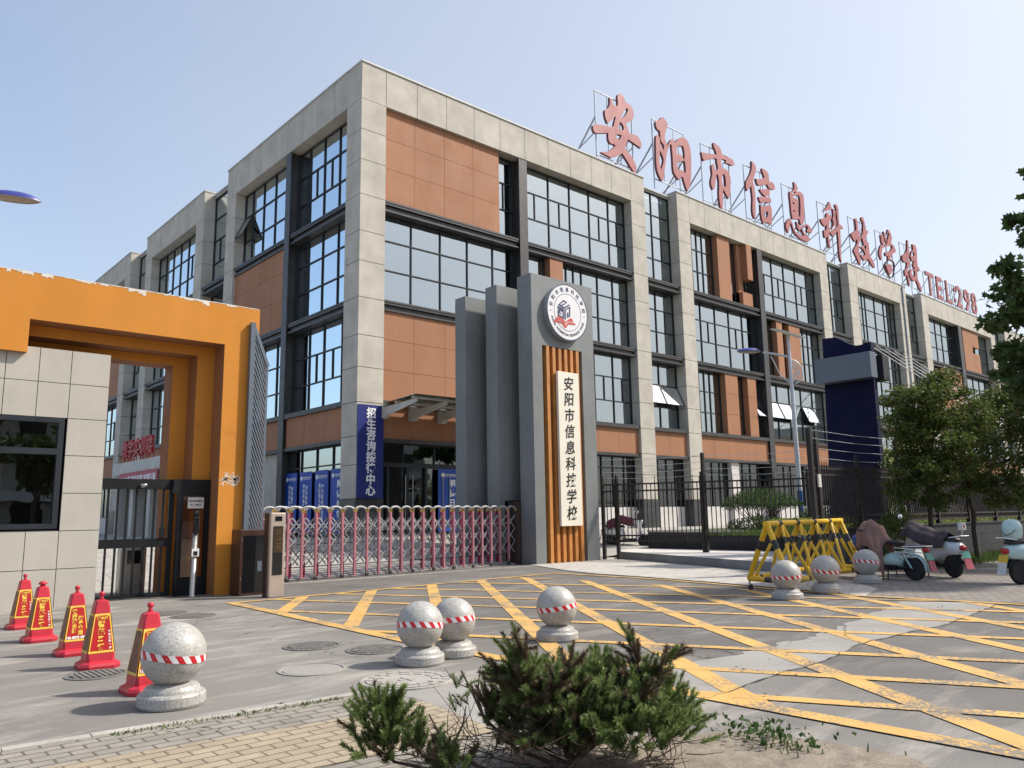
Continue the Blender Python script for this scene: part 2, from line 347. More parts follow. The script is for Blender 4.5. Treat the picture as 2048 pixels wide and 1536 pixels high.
GLYPHS=[('安',29.0,[[(-0.47,3.63),(-0.41,3.63),(-0.24,3.46),(-0.13,3.28),(0.14,3.41),(0.15,3.78),(0.18,3.98),(0.32,4.12),(0.51,4.12),(0.66,4.0),(0.78,3.77),(1.03,3.81),(1.24,3.71),(1.35,3.51),(1.39,3.28),(1.33,3.1),(1.07,2.86),(0.71,2.62),(0.85,2.44),(0.95,2.17),(1.22,2.19),(1.59,2.23),(1.81,2.07),(1.92,1.87),(1.85,1.62),(1.34,1.72),(0.83,1.79),(0.64,1.39),(0.58,1.21),(0.86,1.06),(1.18,0.82),(1.41,0.48),(1.39,0.21),(1.27,0.04),(0.73,0.55),(0.34,0.88),(0.07,0.68),(-0.41,0.44),(-0.5,0.38),(-1.28,0.44),(-0.91,0.57),(-0.58,0.73),(-0.16,1.13),(-0.25,1.16),(-0.55,1.15),(-0.68,1.31),(-0.67,1.64),(-1.31,1.43),(-1.68,1.35),(-1.8,1.53),(-1.75,1.7),(-1.43,1.85),(-0.83,1.97),(-0.29,2.1),(-0.16,2.41),(-0.02,2.79),(-0.34,2.47),(-0.68,2.15),(-0.83,2.38),(-0.88,2.76),(-0.78,2.88),(-0.62,2.99),(-0.46,3.31)],[(0.91,3.52),(0.93,3.39),(0.69,3.04),(0.43,2.81),(0.36,2.84),(0.5,3.07),(0.76,3.44)],[(0.28,2.59),(0.46,2.48),(0.55,2.34),(0.52,2.18),(0.09,2.12),(0.19,2.36)],[(-0.03,1.78),(0.35,1.84),(0.14,1.51),(-0.09,1.6)]]),('阳',33.5,[[(-1.3,3.51),(-1.22,3.61),(-0.93,3.8),(-0.66,4.04),(-0.39,3.92),(-0.24,3.73),(-0.41,3.35),(-0.57,2.89),(-0.46,2.67),(-0.37,2.45),(-0.09,2.84),(0.1,3.01),(0.28,2.99),(0.38,2.89),(0.61,3.15),(1.0,3.4),(1.38,3.41),(1.63,3.21),(1.74,2.9),(1.77,2.32),(1.64,1.14),(1.45,0.57),(1.27,0.33),(1.13,0.51),(0.91,1.03),(0.69,0.97),(0.52,0.77),(0.27,0.92),(0.08,1.13),(0.06,1.97),(0.02,2.64),(-0.11,2.63),(-0.41,2.1),(-0.58,1.51),(-0.73,0.9),(-0.87,0.36),(-1.0,0.28),(-1.25,0.55),(-1.39,0.94),(-1.38,1.86),(-1.32,2.72),(-1.16,2.83),(-1.01,2.72),(-0.99,2.39),(-0.73,2.1),(-0.66,2.39),(-0.92,2.61),(-0.96,3.1),(-1.2,3.19)],[(-1.04,2.0),(-0.75,1.56),(-1.02,0.91),(-1.12,1.28)],[(0.49,2.65),(0.63,2.78),(1.07,2.9),(1.17,2.59),(1.14,2.2),(1.05,2.1),(0.8,2.32),(0.43,2.2)],[(0.47,1.75),(0.82,1.93),(1.15,2.06),(1.2,1.63),(1.17,1.31),(0.99,1.41),(0.73,1.39),(0.49,1.39)]]),('市',37.9,[[(-0.32,4.06),(0.07,4.02),(0.32,3.9),(0.46,3.72),(0.41,3.53),(0.93,3.57),(1.36,3.6),(1.62,3.52),(1.77,3.31),(1.53,3.19),(1.15,3.18),(0.78,3.16),(0.9,3.33),(0.47,3.28),(0.32,3.13),(0.37,2.82),(0.38,2.64),(0.63,2.75),(0.94,2.69),(1.14,2.52),(1.23,2.25),(1.16,1.75),(1.01,1.13),(0.86,0.93),(0.67,1.13),(0.35,1.41),(0.28,0.71),(0.2,0.15),(0.07,-0.04),(-0.04,0.37),(-0.09,0.93),(-0.0,1.75),(-0.07,2.16),(-0.23,2.11),(-0.35,1.65),(-0.53,1.16),(-0.66,1.09),(-0.8,1.27),(-0.82,1.58),(-0.65,1.98),(-0.65,2.26),(-0.67,2.54),(-0.43,2.71),(-0.39,2.59),(-0.34,2.32),(-0.06,2.5),(-0.02,2.64),(-0.11,2.96),(-0.07,3.12),(-0.39,3.07),(-1.38,2.62),(-1.51,2.77),(-1.61,3.08),(-1.4,3.11),(-0.89,3.21),(-0.07,3.39),(-0.18,3.65),(-0.34,3.86)],[(0.39,2.27),(0.59,2.38),(0.7,2.17),(0.69,1.62),(0.4,1.59),(0.32,1.84)]]),('信',42.3,[[(-0.7,4.12),(-0.38,4.02),(-0.24,3.8),(-0.37,3.45),(-0.69,2.85),(-0.61,2.59),(-0.57,2.28),(-0.56,1.72),(-0.7,0.49),(-0.8,0.39),(-0.96,0.59),(-0.99,0.98),(-0.88,1.7),(-0.95,2.43),(-1.19,2.24),(-1.43,2.0),(-1.54,2.21),(-1.5,2.53),(-1.22,2.89),(-0.97,3.21),(-0.76,3.62)],[(0.47,4.0),(0.89,3.98),(1.18,3.8),(1.2,3.48),(1.21,3.33),(1.62,3.37),(1.8,3.26),(1.86,3.01),(1.73,2.93),(1.26,2.85),(1.02,2.94),(0.95,3.07),(0.01,2.73),(-0.21,2.76),(-0.36,3.09),(0.0,3.12),(0.68,3.43),(0.57,3.66),(0.43,3.87)],[(0.01,2.5),(0.44,2.59),(1.05,2.79),(1.18,2.63),(1.06,2.4),(0.84,2.27),(0.53,2.2),(0.13,2.35)],[(-0.17,1.95),(0.49,2.12),(0.84,2.2),(1.21,2.22),(1.29,2.01),(1.08,1.88),(0.56,1.81),(0.04,1.61),(-0.16,1.83)],[(-0.03,1.51),(0.07,1.41),(0.41,1.46),(0.94,1.7),(1.21,1.61),(1.25,1.23),(1.16,0.57),(1.01,0.49),(0.67,0.48),(0.33,0.43),(0.18,0.3),(0.02,0.58),(-0.04,0.97)],[(0.27,1.08),(0.77,1.24),(0.76,0.98),(0.54,0.77),(0.32,0.78)]]),('息',46.7,[[(-0.08,4.17),(0.19,4.1),(0.4,3.83),(0.29,3.72),(0.11,3.55),(0.67,3.7),(0.97,3.59),(1.09,3.35),(0.98,2.4),(0.84,1.69),(0.61,1.4),(0.36,1.41),(0.27,1.69),(-0.62,1.5),(-0.71,1.88),(-0.72,2.47),(-0.75,3.13),(-0.69,3.33),(-0.33,3.5),(-0.07,3.79)],[(-0.42,3.32),(-0.02,3.5),(0.1,3.5),(-0.44,3.18)],[(-0.19,3.2),(0.46,3.39),(0.58,3.15),(0.51,2.45),(0.39,1.82),(0.3,1.86),(0.08,2.04),(0.24,2.32),(0.18,2.54),(0.31,2.81),(0.22,3.02),(-0.08,3.06),(-0.37,3.0)],[(-0.38,2.73),(-0.2,2.67),(-0.34,2.55),(-0.46,2.57)],[(-0.43,2.18),(-0.19,2.13),(-0.46,1.98)],[(-0.98,1.46),(-1.36,1.16),(-1.55,0.83),(-1.47,0.58),(-1.29,0.39),(-1.12,0.72),(-1.0,1.11),(-0.8,1.1),(-0.66,0.77),(-0.33,0.51),(0.26,0.35),(0.95,0.34),(1.35,0.46),(1.5,0.63),(1.26,0.71),(0.89,0.8),(0.56,1.12),(0.48,1.0),(0.75,0.66),(0.17,0.6),(-0.36,0.7),(-0.58,0.92),(-0.71,1.28),(-0.92,1.3)],[(-0.17,1.43),(0.03,1.33),(0.27,1.25),(0.59,1.3),(0.87,1.46),(1.27,1.59),(1.63,1.48),(1.88,1.2),(1.7,1.09),(1.19,1.07),(1.14,1.16),(1.35,1.31),(1.25,1.49),(0.85,1.32),(0.51,1.16),(0.15,0.86),(-0.07,1.04)]]),('科',51.3,[[(0.05,4.04),(0.22,3.89),(0.33,3.58),(-0.17,3.34),(-1.01,3.06),(-0.61,3.34),(-0.23,3.7)],[(-0.51,3.0),(-0.25,3.2),(-0.15,3.06),(-0.04,2.96),(0.14,3.07),(0.24,2.89),(-0.09,2.65),(-0.25,2.15),(-0.17,1.97),(-0.24,1.72),(-0.39,1.62),(-0.36,1.2),(-0.36,0.65),(-0.5,0.57),(-0.6,0.92),(-0.6,1.35),(-1.01,1.17),(-1.09,1.43),(-1.07,1.72),(-0.98,1.71),(-0.74,1.8),(-0.54,2.28),(-0.86,2.03),(-1.25,2.17),(-1.43,2.42),(-0.58,2.76)],[(0.47,3.62),(0.7,3.64),(0.91,3.49),(0.78,3.12),(0.86,2.74),(0.81,2.53),(0.44,2.31),(0.17,2.1),(0.01,2.08),(0.31,2.35),(0.45,2.58),(0.34,2.85),(0.51,3.13),(0.52,3.36)],[(-0.16,1.84),(0.32,2.02),(0.99,2.48),(1.08,2.8),(1.03,3.46),(1.03,3.83),(0.86,3.98),(1.05,4.13),(1.29,3.99),(1.35,3.74),(1.3,3.25),(1.3,2.72),(1.69,2.64),(1.8,2.48),(1.45,2.42),(1.34,2.19),(1.29,1.51),(1.17,0.65),(1.14,-0.11),(0.97,0.05),(0.9,0.6),(0.94,1.43),(0.93,2.13),(0.48,1.79),(0.18,1.57),(-0.06,1.67)]]),('技',55.8,[[(-0.69,3.72),(-0.44,3.84),(-0.27,3.57),(-0.29,2.98),(-0.06,2.81),(-0.15,2.67),(-0.32,2.47),(-0.35,2.31),(-0.01,2.58),(0.06,2.44),(-0.36,1.91),(-0.44,1.68),(-0.49,1.05),(-0.37,0.53),(-0.45,0.3),(-0.67,0.44),(-0.98,0.8),(-1.32,1.15),(-1.27,1.28),(-0.65,1.88),(-0.59,2.23),(-1.02,1.91),(-1.52,2.29),(-1.43,2.43),(-0.69,2.85),(-0.59,3.03),(-0.6,3.49)],[(0.37,4.04),(0.56,4.18),(0.74,4.13),(0.9,3.76),(0.87,3.44),(0.97,3.27),(1.3,3.29),(1.3,3.1),(0.91,2.79),(0.75,2.5),(0.92,2.35),(1.22,2.39),(1.22,1.89),(1.25,1.36),(1.54,1.17),(1.89,0.78),(1.92,0.56),(1.75,0.54),(1.38,0.7),(0.92,1.03),(0.49,0.83),(0.22,0.79),(-0.36,1.08),(-0.1,1.11),(0.15,1.07),(0.52,1.3),(0.31,1.56),(-0.31,1.69),(0.03,1.81),(0.42,1.8),(0.64,1.6),(0.79,2.04),(0.45,1.93),(0.28,2.39),(0.04,2.53),(0.44,2.93),(0.64,3.79),(0.43,3.87)]]),('学',60.1,[[(-0.84,3.45),(-0.5,3.59),(-0.38,3.3),(-0.28,2.91),(-0.51,2.7),(-0.78,2.88)],[(-0.26,3.87),(-0.08,3.79),(0.08,3.45),(0.19,3.18),(0.03,3.11),(-0.22,3.42)],[(0.58,4.22),(0.89,4.14),(1.14,3.82),(1.12,3.52),(0.81,3.16),(1.32,3.14),(1.55,2.94),(1.69,2.72),(1.47,2.54),(0.96,2.35),(0.81,2.07),(0.49,1.87),(0.08,1.66),(0.07,1.83),(0.36,2.1),(0.16,2.01),(-0.23,1.91),(-0.33,2.07),(-0.25,2.21),(0.62,2.49),(1.08,2.88),(0.97,3.02),(0.13,2.75),(-0.75,2.39),(-1.02,1.72),(-1.13,1.41),(-1.35,1.65),(-1.41,1.96),(-1.09,2.49),(-0.77,2.72),(-0.62,2.59),(0.09,2.95),(0.34,3.3),(0.68,3.8),(0.68,4.01),(0.35,3.76)],[(-0.03,1.58),(0.44,1.84),(0.61,1.8),(0.93,1.8),(1.2,1.56),(1.1,1.08),(0.79,0.52),(0.38,0.3),(0.08,0.39),(-0.39,0.7),(-0.68,1.06),(-0.44,1.31)],[(-0.39,1.16),(0.39,1.4),(0.63,1.24),(0.53,0.81),(0.3,0.6),(-0.13,0.67)]]),('校',64.4,[[(-0.18,4.18),(-0.05,4.01),(-0.09,3.43),(-0.03,3.06),(-0.45,2.49),(-0.33,2.39),(-0.03,2.4),(-0.34,1.91),(-0.79,1.48),(-0.67,1.16),(-0.55,0.41),(-0.68,0.28),(-0.86,0.74),(-0.93,1.07),(-1.3,0.95),(-1.34,1.41),(-0.94,1.66),(-0.67,2.19),(-1.32,2.1),(-1.5,2.36),(-1.5,2.57),(-0.62,3.06),(-0.33,3.64)],[(0.7,4.02),(1.22,4.07),(1.5,3.78),(1.45,3.15),(1.37,2.39),(1.72,2.15),(1.62,1.93),(1.23,2.01),(1.13,1.2),(1.46,0.87),(1.74,0.36),(1.6,0.2),(1.17,0.52),(0.78,0.98),(0.24,0.82),(-0.22,0.99),(-0.44,1.29),(-0.25,1.67),(0.17,1.8),(0.81,1.97),(0.42,2.19),(0.78,2.66),(0.34,2.53),(0.08,2.86),(0.44,3.33),(0.81,3.63)],[(0.4,3.19),(0.95,3.4),(0.94,3.13),(0.33,2.87)],[(-0.08,1.57),(0.67,1.81),(0.68,1.42),(0.32,1.18)]])]
EMB={'blue':[[(-0.19,0.393),(-0.009,0.337),(-0.183,0.212),(-0.269,0.234),(-0.219,0.266),(-0.154,0.257),(-0.092,0.315),(-0.184,0.341),(-0.345,0.225),(-0.158,0.153),(0.071,0.285),(0.106,0.257),(-0.155,0.095),(-0.443,0.189)],[(-0.46,0.154),(-0.172,0.08),(-0.185,-0.257),(-0.466,-0.164),(-0.459,0.033),(-0.406,0.022),(-0.412,-0.132),(-0.236,-0.19),(-0.23,-0.024),(-0.353,0.007),(-0.355,-0.064),(-0.281,-0.083),(-0.303,-0.106),(-0.394,-0.078),(-0.389,0.044),(-0.463,0.068)],[(-0.139,0.077),(0.124,0.228),(0.11,-0.116),(-0.036,-0.194),(-0.029,-0.019),(0.027,0.014),(0.022,-0.114),(0.061,-0.092),(0.071,0.156),(-0.086,0.063),(-0.097,-0.243),(-0.153,-0.275)]],'red':[[(-0.472,-0.184),(-0.361,-0.21),(-0.16,-0.304),(-0.139,-0.34),(0.102,-0.181),(0.171,-0.166),(0.25,-0.273),(0.208,-0.287),(-0.012,-0.297),(-0.147,-0.396),(-0.258,-0.335),(-0.498,-0.305),(-0.552,-0.321)],[(-0.576,-0.243),(-0.499,-0.333),(-0.259,-0.358),(-0.142,-0.423),(-0.008,-0.328),(0.221,-0.309),(0.262,-0.31),(-0.001,-0.354),(-0.144,-0.462),(-0.274,-0.392),(-0.579,-0.341)],[(-0.632,-0.349),(-0.6,-0.333),(-0.3,-0.376),(-0.145,-0.486),(0.012,-0.364),(0.317,-0.312),(0.353,-0.376),(0.025,-0.398),(-0.09,-0.531),(-0.153,-0.55),(-0.301,-0.416),(-0.656,-0.415)]]}
# ------------------------------------------------------------------ ground materials
def near_road(nt, v):
    mr = nt.nodes.new('ShaderNodeMapRange'); mr.inputs['From Min'].default_value = 6.0; mr.inputs['From Max'].default_value = 8.6; nt.links.new(v, mr.inputs['Value']); return mr.outputs[0]
def asphalt_mat():
    m, nt, b = nodes_of('worn_asphalt'); P = posn(nt)
    base = ramp(nt, noise(nt, P, .35, 6, .6), .3, (.175, .165, .152), .7, (.245, .232, .214))
    ag = noise(nt, P, 85, 2, .6)
    base = mixrgb(nt, .38, base, ramp(nt, ag, .33, (.35, .35, .35), .68, (1.35, 1.33, 1.28)), 'MULTIPLY')
    # pale dust swept along the street
    dust = noise(nt, posn(nt, (.55, 1.9, 1)), 1.1, 7, .68, .6)
    base = mixrgb(nt, ramp(nt, dust, .50, (0, 0, 0), .68, (.7, .7, .7)), base, (.40, .37, .325))
    # dark oil and tyre stains
    st = noise(nt, posn(nt, (1.3, .6, 1)), .8, 6, .62, .4)
    base = mixrgb(nt, ramp(nt, st, .60, (0, 0, 0), .74, (.5, .5, .5)), base, (.075, .072, .068))
    # fine hairline cracks, only in places
    vo = nt.nodes.new('ShaderNodeTexVoronoi'); vo.feature = 'DISTANCE_TO_EDGE'; vo.inputs['Scale'].default_value = .42
    wv = nt.nodes.new('ShaderNodeVectorMath'); wv.operation = 'ADD'; nn = nt.nodes.new('ShaderNodeTexNoise'); nn.inputs['Scale'].default_value = 1.7; nn.inputs['Detail'].default_value = 5
    nt.links.new(P, nn.inputs['Vector']); nt.links.new(P, wv.inputs[0]); nt.links.new(nn.outputs['Color'], wv.inputs[1]); nt.links.new(wv.outputs[0], vo.inputs['Vector'])
    ck = ramp(nt, vo.outputs['Distance'], .003, (1, 1, 1), .009, (0, 0, 0))
    msk = ramp(nt, noise(nt, P, .28, 3), .54, (0, 0, 0), .60, (.8, .8, .8))
    ck = mixrgb(nt, 1.0, ck, msk, 'MULTIPLY')
    base = mixrgb(nt, ck, base, (.05, .047, .043))
    # the newer, darker surfacing laid in front of the gate
    sx = nt.nodes.new('ShaderNodeSeparateXYZ'); nt.links.new(P, sx.inputs[0])
    ad = nt.nodes.new('ShaderNodeMath'); ad.operation = 'MULTIPLY_ADD'; ad.inputs[1].default_value = 2.2; nt.links.new(noise(nt, P, .9, 5, .6), ad.inputs[0]); nt.links.new(sx.outputs[0], ad.inputs[2])
    base = mixrgb(nt, near_road(nt, ad.outputs[0]), base, mixrgb(nt, 1.0, base, (.66, .655, .66), 'MULTIPLY'))
    nt.links.new(base, b.inputs['Base Color']); b.inputs['Roughness'].default_value = .85; b.inputs['Specular IOR Level'].default_value = .35
    bump(nt, b, ag, .35, .006); return m
MT['asphalt'] = asphalt_mat()
def paint_mat(name, c, under, wear):
    m, nt, b = nodes_of(name); P = posn(nt)
    w = noise(nt, P, 28, 5, .7); big = noise(nt, P, 1.3, 4, .6)
    s = nt.nodes.new('ShaderNodeMath'); s.operation = 'MULTIPLY_ADD'; s.inputs[1].default_value = .8; nt.links.new(big, s.inputs[0]); nt.links.new(w, s.inputs[2])
    f = ramp(nt, s.outputs[0], wear-.06, (0, 0, 0), wear+.05, (1, 1, 1))
    col = ramp(nt, noise(nt, P, 2.2, 4), .3, tuple(x*.88 for x in c), .7, tuple(min(1, x*1.1) for x in c))
    col = mixrgb(nt, f, col, under)
    nt.links.new(col, b.inputs['Base Color']); b.inputs['Roughness'].default_value = .75; bump(nt, b, w, .2, .004); return m
MT['paint'] = paint_mat('worn_yellow_road_paint', (.58, .345, .10), (.20, .17, .13), .99)
MT['patch'] = pm('trench_concrete', (.30, .285, .26), .9, var=.12, scale=1.2, fine=.22, fscale=60, bmp=.2, dirt=((.16, .15, .14), .5, 1.6, .58))
MT['kerbstone'] = pm('kerb_stone', (.40, .375, .33), .85, var=.16, scale=3, fine=.22, fscale=45, dirt=((.16, .14, .11), .6, 4, .56))
MT['kerb_side'] = pm('grey_kerb_riser', (.19, .195, .195), .8, var=.15, scale=2, fine=.15, fscale=60)
def paver_mat(name, c1, c2, mortar, bw, bh, rot=0.0, msize=.02, offset=.5):
    m, nt, b = nodes_of(name)
    g = nt.nodes.new('ShaderNodeNewGeometry'); mpn = nt.nodes.new('ShaderNodeMapping'); mpn.inputs['Rotation'].default_value = (0, 0, rot)
    nt.links.new(g.outputs['Position'], mpn.inputs['Vector'])
    br = nt.nodes.new('ShaderNodeTexBrick'); br.inputs['Scale'].default_value = 1; br.inputs['Brick Width'].default_value = bw; br.inputs['Row Height'].default_value = bh
    br.inputs['Mortar Size'].default_value = msize*bh; br.inputs['Mortar Smooth'].default_value = .25; br.offset = offset
    br.inputs['Color1'].default_value = (*c1, 1); br.inputs['Color2'].default_value = (*c2, 1); br.inputs['Mortar'].default_value = (*mortar, 1)
    nt.links.new(mpn.outputs[0], br.inputs['Vector']); P = g.outputs['Position']
    col = mixrgb(nt, .5, br.outputs['Color'], ramp(nt, noise(nt, P, 3, 6, .65), .3, (.62, .6, .56), .7, (1.2, 1.18, 1.14)), 'MULTIPLY')
    col = mixrgb(nt, .25, col, ramp(nt, noise(nt, P, 70, 2), .35, (.5, .5, .5), .65, (1.2, 1.2, 1.2)), 'MULTIPLY')
    nt.links.new(col, b.inputs['Base Color']); b.inputs['Roughness'].default_value = .85; b.inputs['Specular IOR Level'].default_value = .3
    inv = nt.nodes.new('ShaderNodeMath'); inv.operation = 'SUBTRACT'; inv.inputs[0].default_value = 1; nt.links.new(br.outputs['Fac'], inv.inputs[1])
    bump(nt, b, inv.outputs[0], .5, .012); return m
MT['paver_grey'] = paver_mat('grey_paver', (.31, .285, .25), (.26, .24, .21), (.135, .12, .095), .22, .112, msize=.09)
MT['paver_tan'] = paver_mat('tan_tactile_paver', (.39, .325, .235), (.35, .29, .21), (.17, .14, .105), .22, .112, msize=.08)
MT['paver_far'] = paver_mat('grey_pink_paver', (.28, .255, .23), (.225, .20, .178), (.10, .09, .08), .24, .12, rot=.35, msize=.08)
MT['slab'] = paver_mat('granite_slab', (.50, .475, .44), (.45, .425, .39), (.24, .22, .20), .9, .45, rot=1.2, msize=.02)
MT['slab_in'] = paver_mat('forecourt_slab', (.40, .385, .365), (.35, .335, .315), (.25, .235, .22), .6, .6, msize=.02, offset=.5)
MT['lawn'] = pm('lawn_ground', (.075, .095, .03), .95, var=.3, scale=4, fine=.3, fscale=30)

# ------------------------------------------------------------------ ground, road, pavements
g = MB(); N = 24
g.add([(-700, -700, 0), (700, -700, 0), (700, 700, 0), (-700, 700, 0)], [(0, 1, 2, 3)])
struct(g.build('ground', MT['asphalt']))
EDGE = [(-20, 8.05), (1.12, 6.29), (3.71, 6.07)]
sw = MB(); sw.sheet(EDGE + [(3.87, 5.6), (3.8, 5.0), (3.5, 3.2), (3.8, 1.0), (4.6, -8), (-20, -8)], .012)
struct(sw.build('pavement', MT['paver_grey']))
# two runs of tan guiding tiles in the pavement
ty = MB(); ty.sheet([(-20, 6.6), (2.2, 4.86), (3.4, 4.80), (3.72, 5.25), (3.2, 5.45), (2.3, 5.68), (1.5, 5.76), (-20, 7.5)][:0] or [(-20, 7.35), (1.5, 5.62), (3.25, 5.40), (3.85, 5.45), (3.70, 4.35), (2.0, 4.55), (-20, 6.4)], .017)
struct(ty.build('tactile_pavement', MT['paver_tan']))
cs = MB(); cs.sheet([(3.71, 6.07), (4.64, 6.0), (5.0, 5.0), (5.1, 3.9), (4.4, 3.6), (3.5, 3.2), (3.8, 5.0), (3.87, 5.6)], .014)
struct(cs.build('concrete_path', MT['patch']))
kb = MB()
for i in range(len(EDGE)-1):
    a = Vector((*EDGE[i], 0)); b = Vector((*EDGE[i+1], 0)); L = (b-a).length; n = max(1, int(L/.5)); d = (b-a)/n; nn = Vector((-d.y, d.x, 0)).normalized()
    for k in range(n):
        p = a+d*(k+.006); q = a+d*(k+.994); z = .020+.004*math.sin(k*2.3)
        kb.add([p-nn*.05, q-nn*.05, q+nn*.05, p+nn*.05, p-nn*.05+Vector((0,0,z)), q-nn*.05+Vector((0,0,z)), q+nn*.05+Vector((0,0,z)), p+nn*.05+Vector((0,0,z))],
               [(3,2,1,0),(4,5,6,7),(0,1,5,4),(1,2,6,5),(2,3,7,6),(3,0,4,7)])
struct(kb.build('kerb_edging', MT['kerbstone']))
# ragged concrete trench patch across the carriageway
UPP = [(13.4, 5.75), (11.12, 5.27), (9.23, 4.94), (8.32, 4.93), (7.33, 4.87), (6.72, 4.98), (5.93, 5.08), (5.25, 4.9)]
LOW = [(14.12, 4.53), (13.17, 4.4), (11.04, 4.2), (10.11, 4.26), (8.84, 4.27), (7.58, 4.07), (6.6, 4.04), (5.84, 3.95), (5.2, 3.94)]
def ragged(pts, amp, seed, step=.12):
    r = random.Random(seed); out = []
    for i in range(len(pts)-1):
        a = Vector(pts[i]); b = Vector(pts[i+1]); n = max(1, int((b-a).length/step))
        for k in range(n): p = a.lerp(b, k/n); out.append((p.x+r.uniform(-amp, amp), p.y+r.uniform(-amp, amp)))
    out.append(pts[-1]); return out
pt = MB(); up_ = ragged(UPP, .06, 3); lo_ = ragged(LOW, .02, 4)
pt.sheet(up_+lo_[::-1], .004)
struct(pt.build('trench_patch', MT['patch']))
crk = MB(); w0 = .0045
for pl, sd in ((lo_, 5), (ragged([(5.46, 12.0), (5.35, 12.6), (5.2, 10.84), (4.2, 10.1)], .05, 9), 6), (ragged([(10.2, 5.1), (9.5, 4.75), (8.9, 4.3)], .03, 12), 7)):
    r = random.Random(sd); L_, R_ = [], []
    for i, p in enumerate(pl):
        w = w0*r.uniform(.3, 1.9); L_.append((p[0], p[1]+w)); R_.append((p[0], p[1]-w))
    for i in range(len(pl)-1): crk.add([(*L_[i], .0125), (*R_[i], .0125), (*R_[i+1], .0125), (*L_[i+1], .0125)], [(0, 1, 2, 3)])
struct(crk.build('road_crack', MT['joint']))
# yellow box junction
BOX = [(5.57, -6), (5.57, 8.22), (5.93, 14.28), (14.57, 14.85), (14.58, 11.4), (13.75, 6.9), (14.0, 4.2), (14.6, 0), (15.2, -6)]
def clip(poly, win):
    n = len(win); A = sum(win[i][0]*win[(i+1) % n][1]-win[(i+1) % n][0]*win[i][1] for i in range(n)); sgn = 1 if A > 0 else -1
    for i in range(n):
        a = win[i]; b = win[(i+1) % n]; out = []
        f = lambda p: sgn*((b[0]-a[0])*(p[1]-a[1])-(b[1]-a[1])*(p[0]-a[0]))
        for k in range(len(poly)):
            p = poly[k]; q = poly[(k+1) % len(poly)]; fp, fq = f(p), f(q)
            if fp >= 0: out.append(p)
            if fp*fq < 0: t = fp/(fp-fq); out.append((p[0]+(q[0]-p[0])*t, p[1]+(q[1]-p[1])*t))
        poly = out
        if len(poly) < 3: return []
    return poly
HULL = [(5.57, -6), (5.57, 8.22), (5.93, 14.28), (14.57, 14.85), (14.58, 11.4), (14.3, 6.9), (14.3, 3), (15.2, -6)]
rm = MB()
def line(x8, ang, w, z):
    d = Vector((math.cos(RAD(ang)), math.sin(RAD(ang)))); n = Vector((-d.y, d.x)); c = Vector((x8, 8))
    q = [c+d*22+n*w/2, c+d*22-n*w/2, c-d*22-n*w/2, c-d*22+n*w/2]
    P = clip([tuple(p) for p in q], HULL)
    if P: rm.sheet(P, z)
for x in (-4.3, -2.85, -1.4, .05, 1.5, 2.96, 4.47, 5.97, 7.37, 8.70, 10.10, 11.63, 13.1, 14.5, 16., 17.4, 18.9, 20.3, 21.8): line(x, 55.4, .215, .0075)
for x in (-3.6, -2.1, -.6, .85, 2.3, 3.77, 4.94, 6.34, 8.09, 9.73, 11.1, 12.55, 14.36, 15.9, 17.4): line(x, -64.5, .165, .0090)
def seg(a, b, w, z):
    a = Vector(a); b = Vector(b); d = (b-a).normalized(); n = Vector((-d.y, d.x))
    rm.sheet([tuple(a+n*w/2-d*w/2), tuple(a-n*w/2-d*w/2), tuple(b-n*w/2+d*w/2), tuple(b+n*w/2+d*w/2)], z)
for i, w in ((0, .19), (1, .19), (2, .15), (3, .15), (4, .15), (5, .15)): seg(BOX[i], BOX[i+1], w, .0105+.0006*i)
struct(rm.build('road_marking', MT['paint']))
# pale granite apron by the pylon, brick pavement on the right, raised kerb step
ap = MB(); ap.sheet([(16.6, 18.0), (15.4, 15.2), (15.05, 14.0), (14.88, 12.0), (14.62, 10.2), (14.0, 7.2), (13.8, 6.5), (15.2, 6.9), (17.75, 9.3), (18.05, 11.4), (20.5, 17.75), (24, 18.6), (20, 18.6)], .016)
struct(ap.build('apron_paving', MT['slab']))
bp = MB(); bp.sheet([(13.8, 6.5), (13.78, 5.4), (14.2, 4.2), (14.9, 1.5), (15.6, -6), (90, -6), (90, 9.3), (17.75, 9.3), (15.2, 6.9)], .012)
struct(bp.build('brick_pavement', MT['paver_far']))
ks = MB(); KS = [(20.5, 17.75), (18.1, 11.4), (17.75, 9.5), (23.4, 12.6), (23.3, 18.9), (21.2, 18.4)]
ks.prism(KS, -.05, .25)
me_k = ks.build('kerb_step', [MT['kerb_side'], MT['white_stone']])
for p in me_k.data.polygons: p.material_index = 1 if p.normal.z > .9 else 0
struct(me_k)
# low grey sill under the sliding gate and forecourt rising to the building
fc = MB(); xs = [-30, 0, 6, 12, 16.8, 19.9, 23.2, 40, 70, 110]; ys = [18.55, 20.5, 22, 23.4, 24.6, 60, 110]
def fz(x, y):
    t = min(1, max(0, (y-18.55)/4.85)); z = .80*t
    if x > 22: z = max(z, .22+.6*t)
    return z + .006
vs = [(x, y, fz(x, y)) for y in ys for x in xs]; nx = len(xs)
fc.add(vs, [(j*nx+i, j*nx+i+1, (j+1)*nx+i+1, (j+1)*nx+i) for j in range(len(ys)-1) for i in range(nx-1)])
struct(fc.build('forecourt', MT['slab_in']))
gs = MB(); gs.box(6.9, 16.9, 17.60, 17.66, -.02, .014); struct(gs.build('gate_track', MT['kerbstone']))
